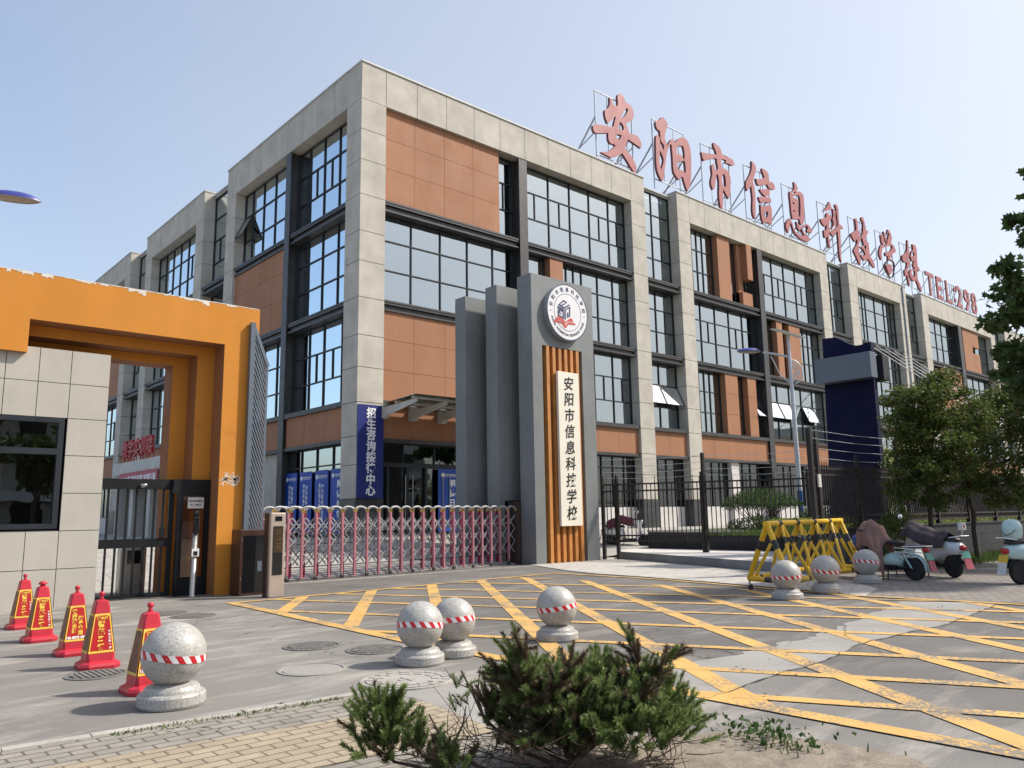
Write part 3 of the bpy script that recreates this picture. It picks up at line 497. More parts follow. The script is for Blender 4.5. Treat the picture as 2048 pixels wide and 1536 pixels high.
# raised planting bed behind the fences
BED = [(17.9, 9.5), (23.3, 13.2), (23.2, 14.6), (23.3, 18.6), (95, 19.4), (95, 9.5)]
bd = MB(); bd.prism(BED, -.05, .86); struct(bd.build('planting_bed', MT['lawn']))
so = MB(); so.sheet(ragged([(4.25, 3.55), (4.75, 3.25), (4.95, 2.9), (5.05, 2.2), (4.5, 1.4), (3.9, 1.2), (3.6, 2.6), (3.35, 3.4), (3.3, 3.95), (3.75, 4.1), (4.25, 3.55)], .03, 8)[:-1], .020)
struct(so.build('soil', MT['soil']))
# ------------------------------------------------------------------ school building
BX, BY = 14.117, 24.0
school = thing('school_building', 'long four storey school building of concrete frames, tall windows and brown panels', 'building', (BX, BY, .8))
def RF(u, d, z): return (u, BY-d, z)
def LF(u, d, z): return (BX-d, u, z)
def fbox(mb, F, u0, u1, d0, d1, z0, z1, m=0):
    a = F(u0, d0, z0); b = F(u1, d1, z1); mb.box(a[0], b[0], a[1], b[1], a[2], b[2], m)
ROOF, FASC = 18.37, 16.90
JZ = [2.14, 3.3, 4.3, 5.49, 6.74, 7.90, 9.28, 10.63, 11.76, 13.15, 14.5, 15.69, 16.92]
G_ = .022
def column(F, u0, u1, ztop=FASC, depth=1.0, foot=True):
    mb = MB(); zs = [z for z in JZ if z < ztop-.05]+[ztop]
    for a, b in zip(zs[:-1], zs[1:]): fbox(mb, F, u0, u1, 0, -depth, a+G_/2, b-G_/2, 0)
    fbox(mb, F, u0+.02, u1-.02, -.02, -depth, zs[0], ztop, 1)
    mb.build('column', [MT['concrete'], MT['joint']], school)
    if foot:
        pb = MB(); fbox(pb, F, u0-.03, u1+.03, .03, -depth, .7, 2.13, 0); pb.build('column_base', MT['plinth'], school)
def fascia(F, u0, u1, first=1.06):
    mb = MB(); n = max(1, round((u1-u0-2*first)/1.43)); js = [u0, u0+first]+[u0+first+(u1-u0-2*first)*k/n for k in range(1, n)]+[u1-first, u1]
    for a, b in zip(js[:-1], js[1:]): fbox(mb, F, a+(G_/2 if a > u0 else 0), b-(G_/2 if b < u1 else 0), 0, -1.0, FASC+.006, ROOF, 0)
    fbox(mb, F, u0+.02, u1-.02, -.02, -1.0, FASC+.012, ROOF-.01, 1)
    mb.build('fascia', [MT['concrete'], MT['joint']], school)
    cp = MB(); fbox(cp, F, u0-.03, u1+.03, .04, -1.0, ROOF+.002, ROOF+.07); cp.build('coping', MT['coping'], school)
GD = -.52                                                   # glass plane, behind the column face
def window(F, u0, u1, z0, z1, cols, rows, gd=GD, split=(), sashes=(), rail=True, gmat='glass', fw_=.047, hide=()):
    fr = MB(); us = [u0]+list(cols)+[u1]; zs = [z0]+list(rows)+[z1]
    for k, u in enumerate(us):
        h = fw_/2; a = u-h if 0 < k < len(us)-1 else (u if k == 0 else u-fw_); fbox(fr, F, a, a+fw_, gd+.05, gd-.06, z0, z1)
    for k, z in enumerate(zs):
        h = fw_/2; a = z-h if 0 < k < len(zs)-1 else (z if k == 0 else z-fw_)
        for i in range(len(us)-1):
            c0 = us[i]+(fw_/2 if i else fw_); c1 = us[i+1]-(fw_/2 if i+1 < len(us)-1 else fw_)
            fbox(fr, F, c0, c1, gd+.047, gd-.057, a, a+fw_)
    for i, j in split:                                      # half-width casement bars
        c = (us[i]+us[i+1])/2; fbox(fr, F, c-.022, c+.022, gd+.044, gd-.05, zs[j]+fw_/2, zs[j+1]-fw_/2)
    w = fr.build('window', MT['alu'], school)
    pn = MB()
    for i in range(len(us)-1):
        for j in range(len(zs)-1):
            if (i, j) in sashes: continue
            ps = [F(us[i], gd, zs[j]), F(us[i+1], gd, zs[j]), F(us[i+1], gd, zs[j+1]), F(us[i], gd, zs[j+1])]
            pn.add(ps, [(0, 1, 2, 3)])
    pn.build('pane', MT[gmat], w, fixn=False)
    for i, j in sashes:                                     # top-hung sash pushed open at the bottom
        a, b, lo, hi = us[i]+.04, us[i+1]-.04, zs[j]+.03, zs[j+1]-.03; t = RAD(24); H = hi-lo
        P = lambda u, s: F(u, gd+.03+math.sin(t)*s, hi-math.cos(t)*s)
        sb = MB()
        for q0, q1 in (((a, 0), (a, H)), ((b, 0), (b, H)), ((a, 0), (b, 0)), ((a, H), (b, H))): sb.bar(P(*q0), P(*q1), .045, .03)
        so_ = sb.build('open_sash', MT['alu'], w)
        gb = MB(); gb.add([P(a, 0), P(b, 0), P(b, H), P(a, H)], [(0, 1, 2, 3)]); gb.build('pane', MT['glass_sash'], w, fixn=False)
    if rail:
        rb = MB(); fbox(rb, F, u0+.03, u1-.03, gd-.24, gd-.28, z0+.98, z0+1.03)
        n = int((u1-u0)/.125)
        for k in range(n+1):
            u = u0+.05+(u1-u0-.1)*k/max(1, n); fbox(rb, F, u-.012, u+.012, gd-.245, gd-.27, z0+.06, z0+.98)
        rb.build('guard_rail', MT['rail_white'], w)
    return w
def brown(F, u0, u1, z0, z1, d=-.12, uj=(), zj=(), depth=.45):
    mb = MB(); us = [u0]+list(uj)+[u1]; zs = [z0]+list(zj)+[z1]
    for a, b in zip(us[:-1], us[1:]):
        for c, e in zip(zs[:-1], zs[1:]):
            fbox(mb, F, a+(.006 if a > u0 else 0), b-(.006 if b < u1 else 0), d, d-depth, c+(.006 if c > z0 else 0), e-(.006 if e < z1 else 0), 0)
    fbox(mb, F, u0+.01, u1-.01, d-.015, d-depth+.01, z0+.01, z1-.01, 1)
    mb.build('brown_panel', [MT['terracotta'], MT['joint']], school)
def ibeam(F, u0, u1, z0, z1, d=-.06):
    mb = MB(); t = .07
    fbox(mb, F, u0, u1, d, d-.45, z1-t, z1); fbox(mb, F, u0, u1, d-.02, d-.45, z0, z0+t); fbox(mb, F, u0, u1, d-.13, d-.45, z0+t, z1-t)
    fbox(mb, F, u0, u1, d-.02, d-.06, z1-t-.09, z1-t-.002)
    mb.build('steel_beam', MT['steel'], school)
def spost(F, u0, u1, z0=.7, z1=FASC):
    mb = MB(); t = .05
    fbox(mb, F, u0, u1, -.02, -.07, z0, z1); fbox(mb, F, u0, u1, -.45, -.52, z0, z1); fbox(mb, F, (u0+u1)/2-.10, (u0+u1)/2+.10, -.07, -.45, z0, z1)
    mb.build('steel_post', MT['steel'], school)
TOPW = (13.20, 16.86, [14.5, 15.72]); MIDW = (9.36, 12.78, [10.63, 11.78]); LOWW = (5.63, 8.96, [6.74, 7.87])
def lin(a, b, n): return [a+(b-a)*k/n for k in range(1, n)]
def trim(F, u0, u1, skip_band=False, beams=True):           # beams, sill, brown band and lintel across one half bay
    if beams: ibeam(F, u0, u1, 12.78, 13.20); ibeam(F, u0, u1, 8.96, 9.36)
    mb = MB(); fbox(mb, F, u0, u1, -.04, -.55, 5.45, 5.63); fbox(mb, F, u0, u1, -.08, -.55, 4.14, 4.27); mb.build('steel_sill', MT['steel'], school)
    n = max(2, round((u1-u0)/1.42)); brown(F, u0, u1, 4.27, 5.45, -.16, lin(u0, u1, n), (), .4)
def ground_glass(F, u0, u1, piers=()):
    es = [u0]
    for a, b in piers: es += [a, b]
    es.append(u1)
    for a, b in zip(es[0::2], es[1::2]):
        n = max(2, round((b-a)/.78)); window(F, a, b, 1.8, 4.14, lin(a, b, n), [3.6], gd=-.5, rail=False, gmat='glass_dark')
        wb = MB(); fbox(wb, F, a, b, -.42, -.7, .7, 1.795); wb.build('base_wall', MT['white_stone'], school)
    for a, b in piers:
        wb = MB(); fbox(wb, F, a, b, -.2, -.7, .7, 4.135); wb.build('pier', MT['white_stone'], school)
def gap(F, u0, u1, low_sash=()):                            # recessed strip of glass between two frames
    cs_ = [(u0+u1)/2-.1]
    window(F, u0, u1, 13.20, 18.08, cs_, [14.5, 15.72, 16.9], gd=-.62, split=[(0, 1), (1, 1)])
    window(F, u0, u1, MIDW[0], MIDW[1], cs_, MIDW[2], gd=-.62, split=[(0, 1), (1, 1)])
    window(F, u0, u1, LOWW[0], LOWW[1], cs_, LOWW[2], gd=-.62, sashes=low_sash)
    trim(F, u0, u1); ground_glass(F, u0, u1)
    mb = MB(); fbox(mb, F, u0, u1, -.50, -1.0, 18.08, 18.16, 0); fbox(mb, F, u0, u1, -.42, -1.0, 18.162, 18.24, 0); mb.build('coping', MT['coping'], school)

# ---- frame one of the right-hand (street) side
C = 1.06
column(RF, 14.117, 15.18, depth=1.06); column(RF, 29.48, 30.54); fascia(RF, 14.117, 30.54); spost(RF, 21.97, 22.44)
a, b, c, e = 15.18, 21.97, 22.44, 29.48
UJ = [16.6, 18.04, 19.5]
brown(RF, a, 20.92, 13.20, 16.90, -.15, UJ, [14.5, 15.7]); window(RF, 20.92, b, *TOPW[:2], [], TOPW[2], split=[(0, 1)])
window(RF, a, b, *MIDW[:2], [16.68, 18.07, 19.44, 20.8], MIDW[2]); brown(RF, a, b, LOWW[0], LOWW[1], -.15, UJ+[20.92], [6.76, 7.89])
trim(RF, a, b)
window(RF, c, e, *TOPW[:2], [24.19, 25.57, 26.9, 28.28], TOPW[2], split=[(0, 1), (1, 1), (3, 1), (4, 1)])
window(RF, c, 23.83, *MIDW[:2], [], MIDW[2]); brown(RF, 23.83, 24.64, MIDW[0], MIDW[1], -.13)
window(RF, 24.64, e, *MIDW[:2], [25.2, 25.68, 26.21, 27.31, 28.4], MIDW[2], split=[(3, 1)])
window(RF, c, e, *LOWW[:2], [24.2, 25.57, 26.9, 28.2], LOWW[2], split=[(1, 1), (2, 1), (3, 1), (4, 1)])
trim(RF, c, e); ground_glass(RF, c, e)
# entrance doors under the glass canopy
d1 = window(RF, a, b, 3.40, 4.14, [16.3, 17.7, 19.1, 20.5], [], gd=-.42, rail=False, gmat='glass_dark')
dr = MB(); fbox(dr, RF, a, b, -.30, -.55, 3.28, 3.40)
for u in (15.22, 15.62, 16.46, 17.30, 18.14, 18.98, 19.82, 20.66, 21.5, 21.92): fbox(dr, RF, u-.05, u+.05, -.32, -.5, .82, 3.28)
for u in (15.22, 16.46, 17.30, 18.14, 18.98, 19.82, 20.66): fbox(dr, RF, u, u+.8, -.33, -.48, .82, .98)
dro = dr.build('entrance_door', MT['alu'], school)
dg_ = MB(); dg_.add([RF(a, -.44, .82), RF(b, -.44, .82), RF(b, -.44, 3.28), RF(a, -.44, 3.28)], [(0, 1, 2, 3)]); dg_.build('pane', MT['glass_dark'], dro, fixn=False)
dh = MB()
for u in (16.30, 16.62, 17.98, 18.30): dh.tube([RF(u, -.22, 1.35), RF(u, -.22, 3.0)], .018, 6)
dh.build('door_handle', MT['stainless'], dro)
gap(RF, 30.54, 33.28, low_sash=[(0, 1), (1, 1)])
# ---- frame two
column(RF, 33.28, 34.34); column(RF, 48.5, 49.56); fascia(RF, 33.28, 49.56); spost(RF, 40.96, 41.47)
a, b, c, e = 34.34, 40.96, 41.47, 48.5
for (zz, kind) in ((TOPW, 't'), (LOWW, 'l')):
    window(RF, a, 37.0, zz[0], zz[1], [35.05, 35.55, 36.05], zz[2]); brown(RF, 37.0, 38.2, zz[0], zz[1], -.13, (), zz[2] if kind == 'l' else ())
    window(RF, 38.2, 39.2, zz[0], zz[1], [], zz[2])
    if kind == 't':
        brown(RF, 39.2, 39.68, zz[0], zz[1], -.3); brown(RF, 39.68, 40.2, 14.75, zz[1], .06); brown(RF, 39.2, 40.2, zz[0], 13.95, -.05)
        window(RF, 40.2, b, zz[0], zz[1], [], zz[2], split=[(0, 1)])
    else:
        brown(RF, 39.2, 40.05, zz[0], zz[1], -.13, (), zz[2]); window(RF, 40.05, b, zz[0], zz[1], [], zz[2], sashes=[(0, 1)])
window(RF, a, b, *MIDW[:2], [35.55, 36.9, 38.25, 39.6], MIDW[2], split=[(0, 1), (1, 1), (3, 1)])
window(RF, c, e, *TOPW[:2], [43.3, 44.7, 46.1, 47.5], TOPW[2], split=[(0, 1), (1, 1), (3, 1)])
window(RF, c, 42.75, *MIDW[:2], [], MIDW[2]); brown(RF, 42.75, 43.4, *MIDW[:2], -.13); window(RF, 43.4, 44.2, *MIDW[:2], [], MIDW[2])
brown(RF, 44.2, 45.5, *MIDW[:2], -.13); window(RF, 45.5, e, *MIDW[:2], [46.0, 46.5, 47.1, 47.7], MIDW[2])
window(RF, c, e, *LOWW[:2], [42.9, 44.3, 45.7, 47.1], LOWW[2], sashes=[(0, 1), (1, 1), (3, 1)])
trim(RF, a, b); trim(RF, c, e); ground_glass(RF, a, b, [(37.2, 37.9)]); ground_glass(RF, c, e, [(45.3, 46.0)])
gap(RF, 49.56, 52.57)
# ---- frame three (no middle post)
column(RF, 52.57, 53.8); column(RF, 60.75, 61.97); fascia(RF, 52.57, 61.97, 1.22)
a, b = 53.8, 60.75
for zz in (TOPW, MIDW, LOWW): window(RF, a, b, zz[0], zz[1], [54.9, 55.4, 55.9, 57.4, 58.9, 59.5, 60.0], zz[2])
trim(RF, a, b); ground_glass(RF, a, b); gap(RF, 61.97, 64.91)
# ---- frame four
column(RF, 64.91, 66.0); column(RF, 80.2, 81.3); fascia(RF, 64.91, 81.3); spost(RF, 72.3, 73.0)
a, b, c, e = 66.0, 72.3, 73.0, 80.2
window(RF, a, b, *TOPW[:2], lin(a, b, 5), TOPW[2]); brown(RF, c+.5, 77.2, TOPW[0], 14.9, -.13); brown(RF, c+.5, 77.2, 15.5, TOPW[1], -.13)
brown(RF, c+.5, 75.6, 14.9, 15.5, -.13); window(RF, 77.2, e, *TOPW[:2], [78.4], TOPW[2])
window(RF, a, 68.0, *MIDW[:2], [66.9, 67.5], MIDW[2]); brown(RF, 68.0, b, *MIDW[:2], -.13); window(RF, c, e, *MIDW[:2], lin(c, e, 5), MIDW[2])
for q0, q1 in ((a, b), (c, e)): window(RF, q0, q1, *LOWW[:2], lin(q0, q1, 5), LOWW[2]); trim(RF, q0, q1); ground_glass(RF, q0, q1)
gap(RF, 81.3, 84.2); column(RF, 84.2, 85.3); column(RF, 99.0, 100.1); fascia(RF, 84.2, 100.1)
for zz in (TOPW, MIDW, LOWW): window(RF, 85.3, 99.0, zz[0], zz[1], lin(85.3, 99.0, 10), zz[2], rail=False)
trim(RF, 85.3, 99.0); ground_glass(RF, 85.3, 99.0)

# ---- left-hand side
column(LF, 35.5, 36.56); fascia(LF, 25.0, 36.56, 1.06); spost(LF, 29.75, 30.2)
lc = MB()
# return of the corner column on the left side is the same block, only its fascia panel differs
a, b, c, e = 25.06, 29.75, 30.2, 35.5
window(LF, a, b, *TOPW[:2], [26.45, 27.69, 28.94], TOPW[2], split=[(1, 1), (2, 1)]); window(LF, a, b, *MIDW[:2], [26.45, 27.69, 28.94], MIDW[2])
window(LF, a, b, *LOWW[:2], [26.0, 27.4, 28.6], LOWW[2], split=[(1, 1), (2, 1)])
window(LF, c, e, *TOPW[:2], [32.2, 33.42, 34.62], TOPW[2], sashes=[(3, 1)]); brown(LF, c, e, *MIDW[:2], -.15, [31.5, 32.8, 34.1], MIDW[2])
window(LF, c, e, *LOWW[:2], [31.5, 32.8, 34.1], LOWW[2])
for q0, q1 in ((a, b), (c, e)): trim(LF, q0, q1)
w_ = window(LF, a, b, .85, 4.14, [26.3, 27.55, 28.8], [3.44], gd=-.42, rail=False, gmat='glass_dark')
wb = MB(); fbox(wb, LF, c, e, -.3, -.7, .7, 4.13); wb.build('base_wall', MT['concrete'], school)
def left_frame(u0, u1, two):
    column(LF, u0, u0+1.05); column(LF, u1-1.05, u1); fascia(LF, u0, u1, 1.05); p, q = u0+1.05, u1-1.05
    if two:
        mid = (p+q)/2; spost(LF, mid-.22, mid+.22); hs = [(p, mid-.22), (mid+.22, q)]
    else: hs = [(p, q)]
    for k, (s, t) in enumerate(hs):
        n = max(3, round((t-s)/1.3))
        for j, zz in enumerate((TOPW, MIDW, LOWW)):
            if two and (k+j) % 2 == 1 and j == 1: brown(LF, s, t, zz[0], zz[1], -.15, lin(s, t, n), zz[2])
            else: window(LF, s, t, zz[0], zz[1], lin(s, t, n), zz[2], split=[(1, 1)], sashes=[(0, 1)] if (not two and j == 1) else ())
        trim(LF, s, t)
        ground_glass(LF, s, t)
gap(LF, 36.56, 39.6); left_frame(39.6, 48.85, False); gap(LF, 48.85, 52.0); left_frame(52.0, 66.0, True); gap(LF, 66.0, 69.0)
left_frame(69.0, 78.3, False); gap(LF, 78.3, 81.3); left_frame(81.3, 95.0, True)
# ---- body behind the glass: floors, rear walls, roof
ib = MB()
for z in (5.3, 9.0, 12.85, 16.95): ib.box(BX+1.0, 100.0, BY+1.0, BY+5.0, z, z+.25); ib.box(BX+1.0, BX+5.0, BY+5.0, 95, z, z+.25)
ib.box(BX+5.0, 100, BY+4.98, BY+5.2, .7, 17.0); ib.box(BX+4.98, BX+5.2, BY+5.2, 95, .7, 17.0)
for u in (22.2, 32, 41.2, 51, 62, 73, 83): ib.box(u-.1, u+.1, BY+1.05, BY+4.97, .7, 16.95)
for u in (30, 38, 50, 59, 67.5, 80): ib.box(BX+1.05, BX+4.97, u-.1, u+.1, .7, 16.95)
ib.build('interior_wall', MT['interior'], school)
rb = MB(); rb.box(BX+1.02, 100, BY+1.02, BY+14, 17.6, 18.0); rb.box(BX+1.02, BX+14, BY+14, 95, 17.6, 18.0); rb.build('roof', MT['coping'], school)
# a downpipe on the far frame
dp = MB(); dp.tube([(61.3, BY-.06, 18.3), (61.3, BY-.06, .8)], .06, 8); dp.build('downpipe', MT['galv'], school)

# ---- glass canopy over the entrance
cn = MB()
def cpt(u, out, z): return (u, BY-out, z)
for u in (15.22, 16.5, 17.82, 19.14, 20.46, 21.74):
    cn.add([cpt(u-.03, .02, 5.36), cpt(u-.03, 2.05, 5.46), cpt(u-.03, 2.05, 5.34), cpt(u-.03, .02, 5.02), cpt(u+.03, .02, 5.36), cpt(u+.03, 2.05, 5.46), cpt(u+.03, 2.05, 5.34), cpt(u+.03, .02, 5.02)],
           [(0,1,2,3),(7,6,5,4),(0,4,5,1),(1,5,6,2),(2,6,7,3),(3,7,4,0)])
    cn.box(u-.13, u+.13, BY-.10, BY+.2, 4.96, 5.42)
for o_, z in ((.9, 5.44), (1.95, 5.49)): cn.tube([cpt(15.1, o_, z), cpt(21.85, o_, z)], .045, 8)
ca = cn.build('glass_canopy', MT['canopy'], school)
cg = MB(); cg.add([cpt(15.05, .05, 5.46), cpt(21.9, .05, 5.46), cpt(21.9, 2.2, 5.56), cpt(15.05, 2.2, 5.56), cpt(15.05, .05, 5.475), cpt(21.9, .05, 5.475), cpt(21.9, 2.2, 5.575), cpt(15.05, 2.2, 5.575)],
       [(0,1,2,3),(7,6,5,4),(0,4,5,1),(1,5,6,2),(2,6,7,3),(3,7,4,0)])
cg.build('pane', MT['glass_clear'], ca)
cf = MB()
for u in (16.5, 17.82, 19.14, 20.46):
    for o_ in (.9, 1.9): cf.lathe([(.0, 0), (.05, .01), (.05, .05), (0, .06)], cpt(u, o_, 5.50), 8)
cf.build('glass_clamp', MT['stainless'], ca)
# ---- cable-stayed canopy over the second entrance, far along the street side
c2 = MB(); c2.box(53.6, 61.2, BY-6.6, BY-.3, 6.9, 7.5); c2.box(53.4, 61.4, BY-6.8, BY-6.6, 6.75, 7.75)
c2o = c2.build('entrance_canopy', MT['canopy'], school)
cb = MB()
for k in range(5): cb.tube([(54.3+1.5*k, BY-.05, 12.95), (54.6+1.5*k, BY-6.2, 7.55)], .032, 6)
cb.build('canopy_cable', MT['white_steel'], c2o)
# ---- entrance porch with red letters on the left side, seen through the orange gateway
po = MB(); po.box(11.6, 14.1, 35.6, 43.5, 3.75, 4.35)
for y in (35.9, 38.2, 40.7, 43.0): po.box(11.75, 12.3, y-.25, y+.25, .8, 3.75)
poo = po.build('porch', MT['canopy'], school)
pl = MB()
for k, ch in enumerate('教学实训楼'): pl.mesh(text(ch, .90, .05, .012), M_left(11.55, 41.4-.93*k, 4.95))
for k in range(5): pl.bar((11.62, 41.7-.93*k, 4.34), (11.62, 41.7-.93*k, 5.0), .04); pl.bar((11.62, 41.1-.93*k, 4.34), (11.62, 41.1-.93*k, 5.0), .04)
pl.build('lettering', pm('porch_red', (.42, .035, .04), .5), poo)

# ------------------------------------------------------------------ signs and banners on the building
def board(name, label, cat, F, u0, u1, z0, z1, d, mat, loc, group=None, th=.05):
    t = thing(name, label, cat, loc, group); m = MB(); fbox(m, F, u0, u1, d, d+th, z0, z1); m.build('panel', MT[mat], t); return t
sg = board('signboard', 'tall deep blue admissions signboard with white characters on the corner column', 'sign', RF, 14.13, 15.17, 2.16, 5.40, .012, 'sign_blue', (14.65, BY-.04, 2.16))
tb = MB()
for k, ch in enumerate('招生咨询接待中心'): tb.mesh(text(ch, .385, .006, .012), M_front(14.66, BY-.07, 5.12-.385*k))
tb.build('lettering', MT['white_paint'], sg)
def banner(F, u0, u1, label, cols_, M, big=False, mat='banner_blue', rev=True):
    d = GD+.24 if F is LF else -.26
    t = board('banner', label, 'banner', F, u0, u1, .95, 3.27, d, mat, F((u0+u1)/2, d, .95), 'blue banners on the ground floor glass', .012)
    dd = d+.018; uc = (u0+u1)/2; s = -1 if F is LF else 1   # s: text runs to the viewer's right
    tb = MB()
    P = lambda uu, zz: F(uc+s*uu, dd, zz)
    def place(ch, size, uu, zz, bold=.006):
        x, y, z = P(uu, zz); tb.mesh(text(ch, size, .002, bold), (M_left if F is LF else M_front)(x, y, z))
    tb.ext([(.085*math.cos(a), .085*math.sin(a)) for a in [k*math.pi/8 for k in range(16)]], lambda p, q, dz: (P(-.34+p, 3.03+q)[0]-(dz if F is LF else 0), P(-.34+p, 3.03+q)[1]-(0 if F is LF else dz), 3.03+q), 0, .002)
    place('安阳市信息科技学校', .075, .10, 3.05, .001)
    tb.ext([(-.22, 2.975), (.42, 2.975), (.42, 2.987), (-.22, 2.987)], lambda p, q, dz: (P(p, q)[0]-(dz if F is LF else 0), P(p, q)[1]-(0 if F is LF else dz), q), 0, .002)
    if big:
        for k, ch in enumerate(cols_): place(ch, .30, .10, 2.72-.36*k, .008)
    else:
        for ci, cc in enumerate(cols_):
            for k, ch in enumerate(cc): place(ch, .17, -.12+.22*ci, 2.72-.06*ci-.19*k)
    tb.build('lettering', MT['white_paint'], t)
banner(LF, 28.9, 29.87, 'blue banner nearest the dark steel post on the shaded side', ['子承父业就业无忧', '专注精英培养'], 0)
banner(LF, 27.68, 28.67, 'blue banner with white text beginning lower in its right column', ['专注升学教育', '只为本科上线'], 0)
banner(LF, 26.41, 27.43, 'blue banner with two level columns, second from the corner column', ['立德正人科教兴', '产教融合校企共'], 0)
banner(LF, 25.2, 26.23, 'blue banner half hidden behind the concrete corner column', '崇德尚学', 0, True)
banner(RF, 17.78, 18.9, 'bright blue banner beside the entrance doors, partly behind grey pylon', '明德日新', 0, True)
pb = thing('slogan_banner', 'pink and red slogan banner hung below the porch inside the gateway', 'banner', (11.5, 39, 3.2))
m = MB(); m.box(11.48, 11.50, 36.3, 41.9, 3.05, 3.80); m.build('cloth', MT['pink_banner'], pb)
m = MB(); m.mesh(text('安全文明 和谐校园 宜居环境', .42, .004, .012), M_left(11.47, 39.1, 3.42)); m.build('lettering', MT['white_paint'], pb)

# ------------------------------------------------------------------ big red roof letters
NAMES = ['first', 'second', 'third', 'fourth', 'fifth', 'sixth', 'seventh', 'eighth', 'ninth']
LLAB = ['red calligraphic roof character an, largest and nearest the corner', 'red roof character yang with tall boxed right half, next to the nearest one',
 'red roof character shi with long vertical tail and two drooping arms', 'red roof character xin with slim person stroke and stacked bars',
 'red roof character xi with a heart stroke curling below the box', 'red roof character ke with a long thin stroke hanging at right',
 'red roof character ji with two crossing slanted legs', 'red roof character xue with three dabs over a looping tail', 'red roof character xiao next to the TEL letters']
zr = ROOF+.07
for (ch, cx, polys), lab in zip(GLYPHS, LLAB):
    yL = BY+.38; zb_ = 18.6 if False else 18.6
    t = thing('roof_letter', lab, 'sign letter', (cx, yL, zr), 'red characters of the rooftop school name')
    fr = MB(); y0 = yL+.16; x0, x1 = cx-1.35, cx+1.45
    for x in (x0, cx-.45, cx+.5, x1): fr.tube([(x, y0, zr if x in (x0, x1) else zr+.55), (x, y0, 22.4)], .035 if x in (x0, x1) else .02, 6)
    for z in (zr+.55, 22.4): fr.tube([(x0, y0, z), (x1, y0, z)], .03, 6)
    fr.tube([(x1+.18, y0+.5, zr), (x1+.18, y0+.5, 22.2)], .03, 6); fr.tube([(x1, y0, 22.2), (x1+.18, y0+.5, 22.2)], .025, 6)
    fr.build('support_frame', MT['galv'], t)
    for x in (x0, x1):
        br = MB(); br.tube([(x, y0, 21.0), (x, y0+2.6, 18.2)], .045, 6); br.build('brace', MT['galv'], t)
        br = MB(); br.tube([(x, y0, 20.2), (x-1.0, y0+2.4, 18.2)], .03, 6); br.build('brace', MT['galv'], t)
    vf = fill(polys, .14); lt = MB(); lt.mesh(vf, M_front(cx, yL, 18.6)); o = lt.build('letter', [MT['letter_red'], MT['letter_side']], t)
    for p in o.data.polygons: p.material_index = 0 if abs(p.normal.y) > .7 else 1
TELX = [('T', 68.1, 1.9), ('E', 70.0, 1.4), ('L', 72.0, 1.5), (':', 73.45, .5), ('2', 74.4, 1.4), ('9', 76.2, 1.4), ('8', 78.0, 1.4)]
for ch, cx, w in TELX:
    yL = BY+.38
    t = thing('roof_letter', {'T': 'thin red roof letter T starting the telephone number', 'E': 'thin red roof letter E of the telephone number', 'L': 'thin red roof letter L of the telephone number', ':': 'red roof colon between the letter L and digit two',
        '2': 'thin red roof digit two after the colon', '9': 'thin red roof digit nine of the telephone number', '8': 'thin red roof digit beside the tree crown'}[ch], 'sign letter', (cx, yL, zr), 'red letters of the rooftop telephone number')
    lt = MB(); vf = text(ch, 2.75, .05, .035); lt.mesh(vf, M_front(cx, yL, 19.85)); o = lt.build('letter', [MT['letter_red'], MT['letter_side']], t)
    for p in o.data.polygons: p.material_index = 0 if abs(p.normal.y) > .7 else 1
    fr = MB(); y0 = yL+.12
    for x in (cx-w/2, cx+w/2): fr.tube([(x, y0, zr), (x, y0, 20.8)], .03, 6)
    for z in (19.0, 20.75): fr.tube([(cx-w/2-.3, y0, z), (cx+w/2+.3, y0, z)], .025, 6)
    fr.tube([(cx, y0, 20.4), (cx, y0+1.6, 18.2)], .03, 6)
    fr.build('support_frame', MT['galv'], t)
# ------------------------------------------------------------------ orange gateway
pt_ = thing('gateway', 'bright orange portal of three nested frames with peeling top edge', 'gateway', (6.6, 16.1, 0))
XL = -9.0
fm = MB()
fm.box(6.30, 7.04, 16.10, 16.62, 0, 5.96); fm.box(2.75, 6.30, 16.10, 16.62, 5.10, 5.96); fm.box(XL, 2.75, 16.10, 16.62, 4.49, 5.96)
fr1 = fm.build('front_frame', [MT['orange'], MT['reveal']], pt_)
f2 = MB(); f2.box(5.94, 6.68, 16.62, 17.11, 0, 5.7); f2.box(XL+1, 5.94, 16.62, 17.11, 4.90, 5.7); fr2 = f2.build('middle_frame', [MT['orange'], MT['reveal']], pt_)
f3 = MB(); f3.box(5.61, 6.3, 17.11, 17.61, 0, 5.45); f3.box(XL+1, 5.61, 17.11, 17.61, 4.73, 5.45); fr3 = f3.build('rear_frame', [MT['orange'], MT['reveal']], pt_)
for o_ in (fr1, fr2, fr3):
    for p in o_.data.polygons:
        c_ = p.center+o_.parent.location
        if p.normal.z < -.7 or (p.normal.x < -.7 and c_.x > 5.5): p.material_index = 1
# pale chipped capping where the paint has come off the top edge
pk = MB(); r = random.Random(4); x = XL
while x < 7.0:
    w = min(r.uniform(.05, .22), 7.02-x); h = max(0.0, r.gauss(.018, .022)); h = .01 if r.random() < .35 else h
    if 2.2 < x < 6.0 and r.random() < .35: h += r.uniform(.02, .065)
    n = 4; prof = [(x+w*k/n, 5.965-h*(1 if k in (0, n) else r.uniform(.5, 1.4))) for k in range(n+1)]
    pk.ext([(x, 5.972)]+prof+[(min(x+w, 7.04), 5.972)], lambda u, v, d: (u, 16.10+d, v), -.004, .03); x += w
pk.box(XL, 7.04, 16.13, 16.61, 5.962, 5.975)
pk.build('chipped_plaster', MT['plaster'], pt_)
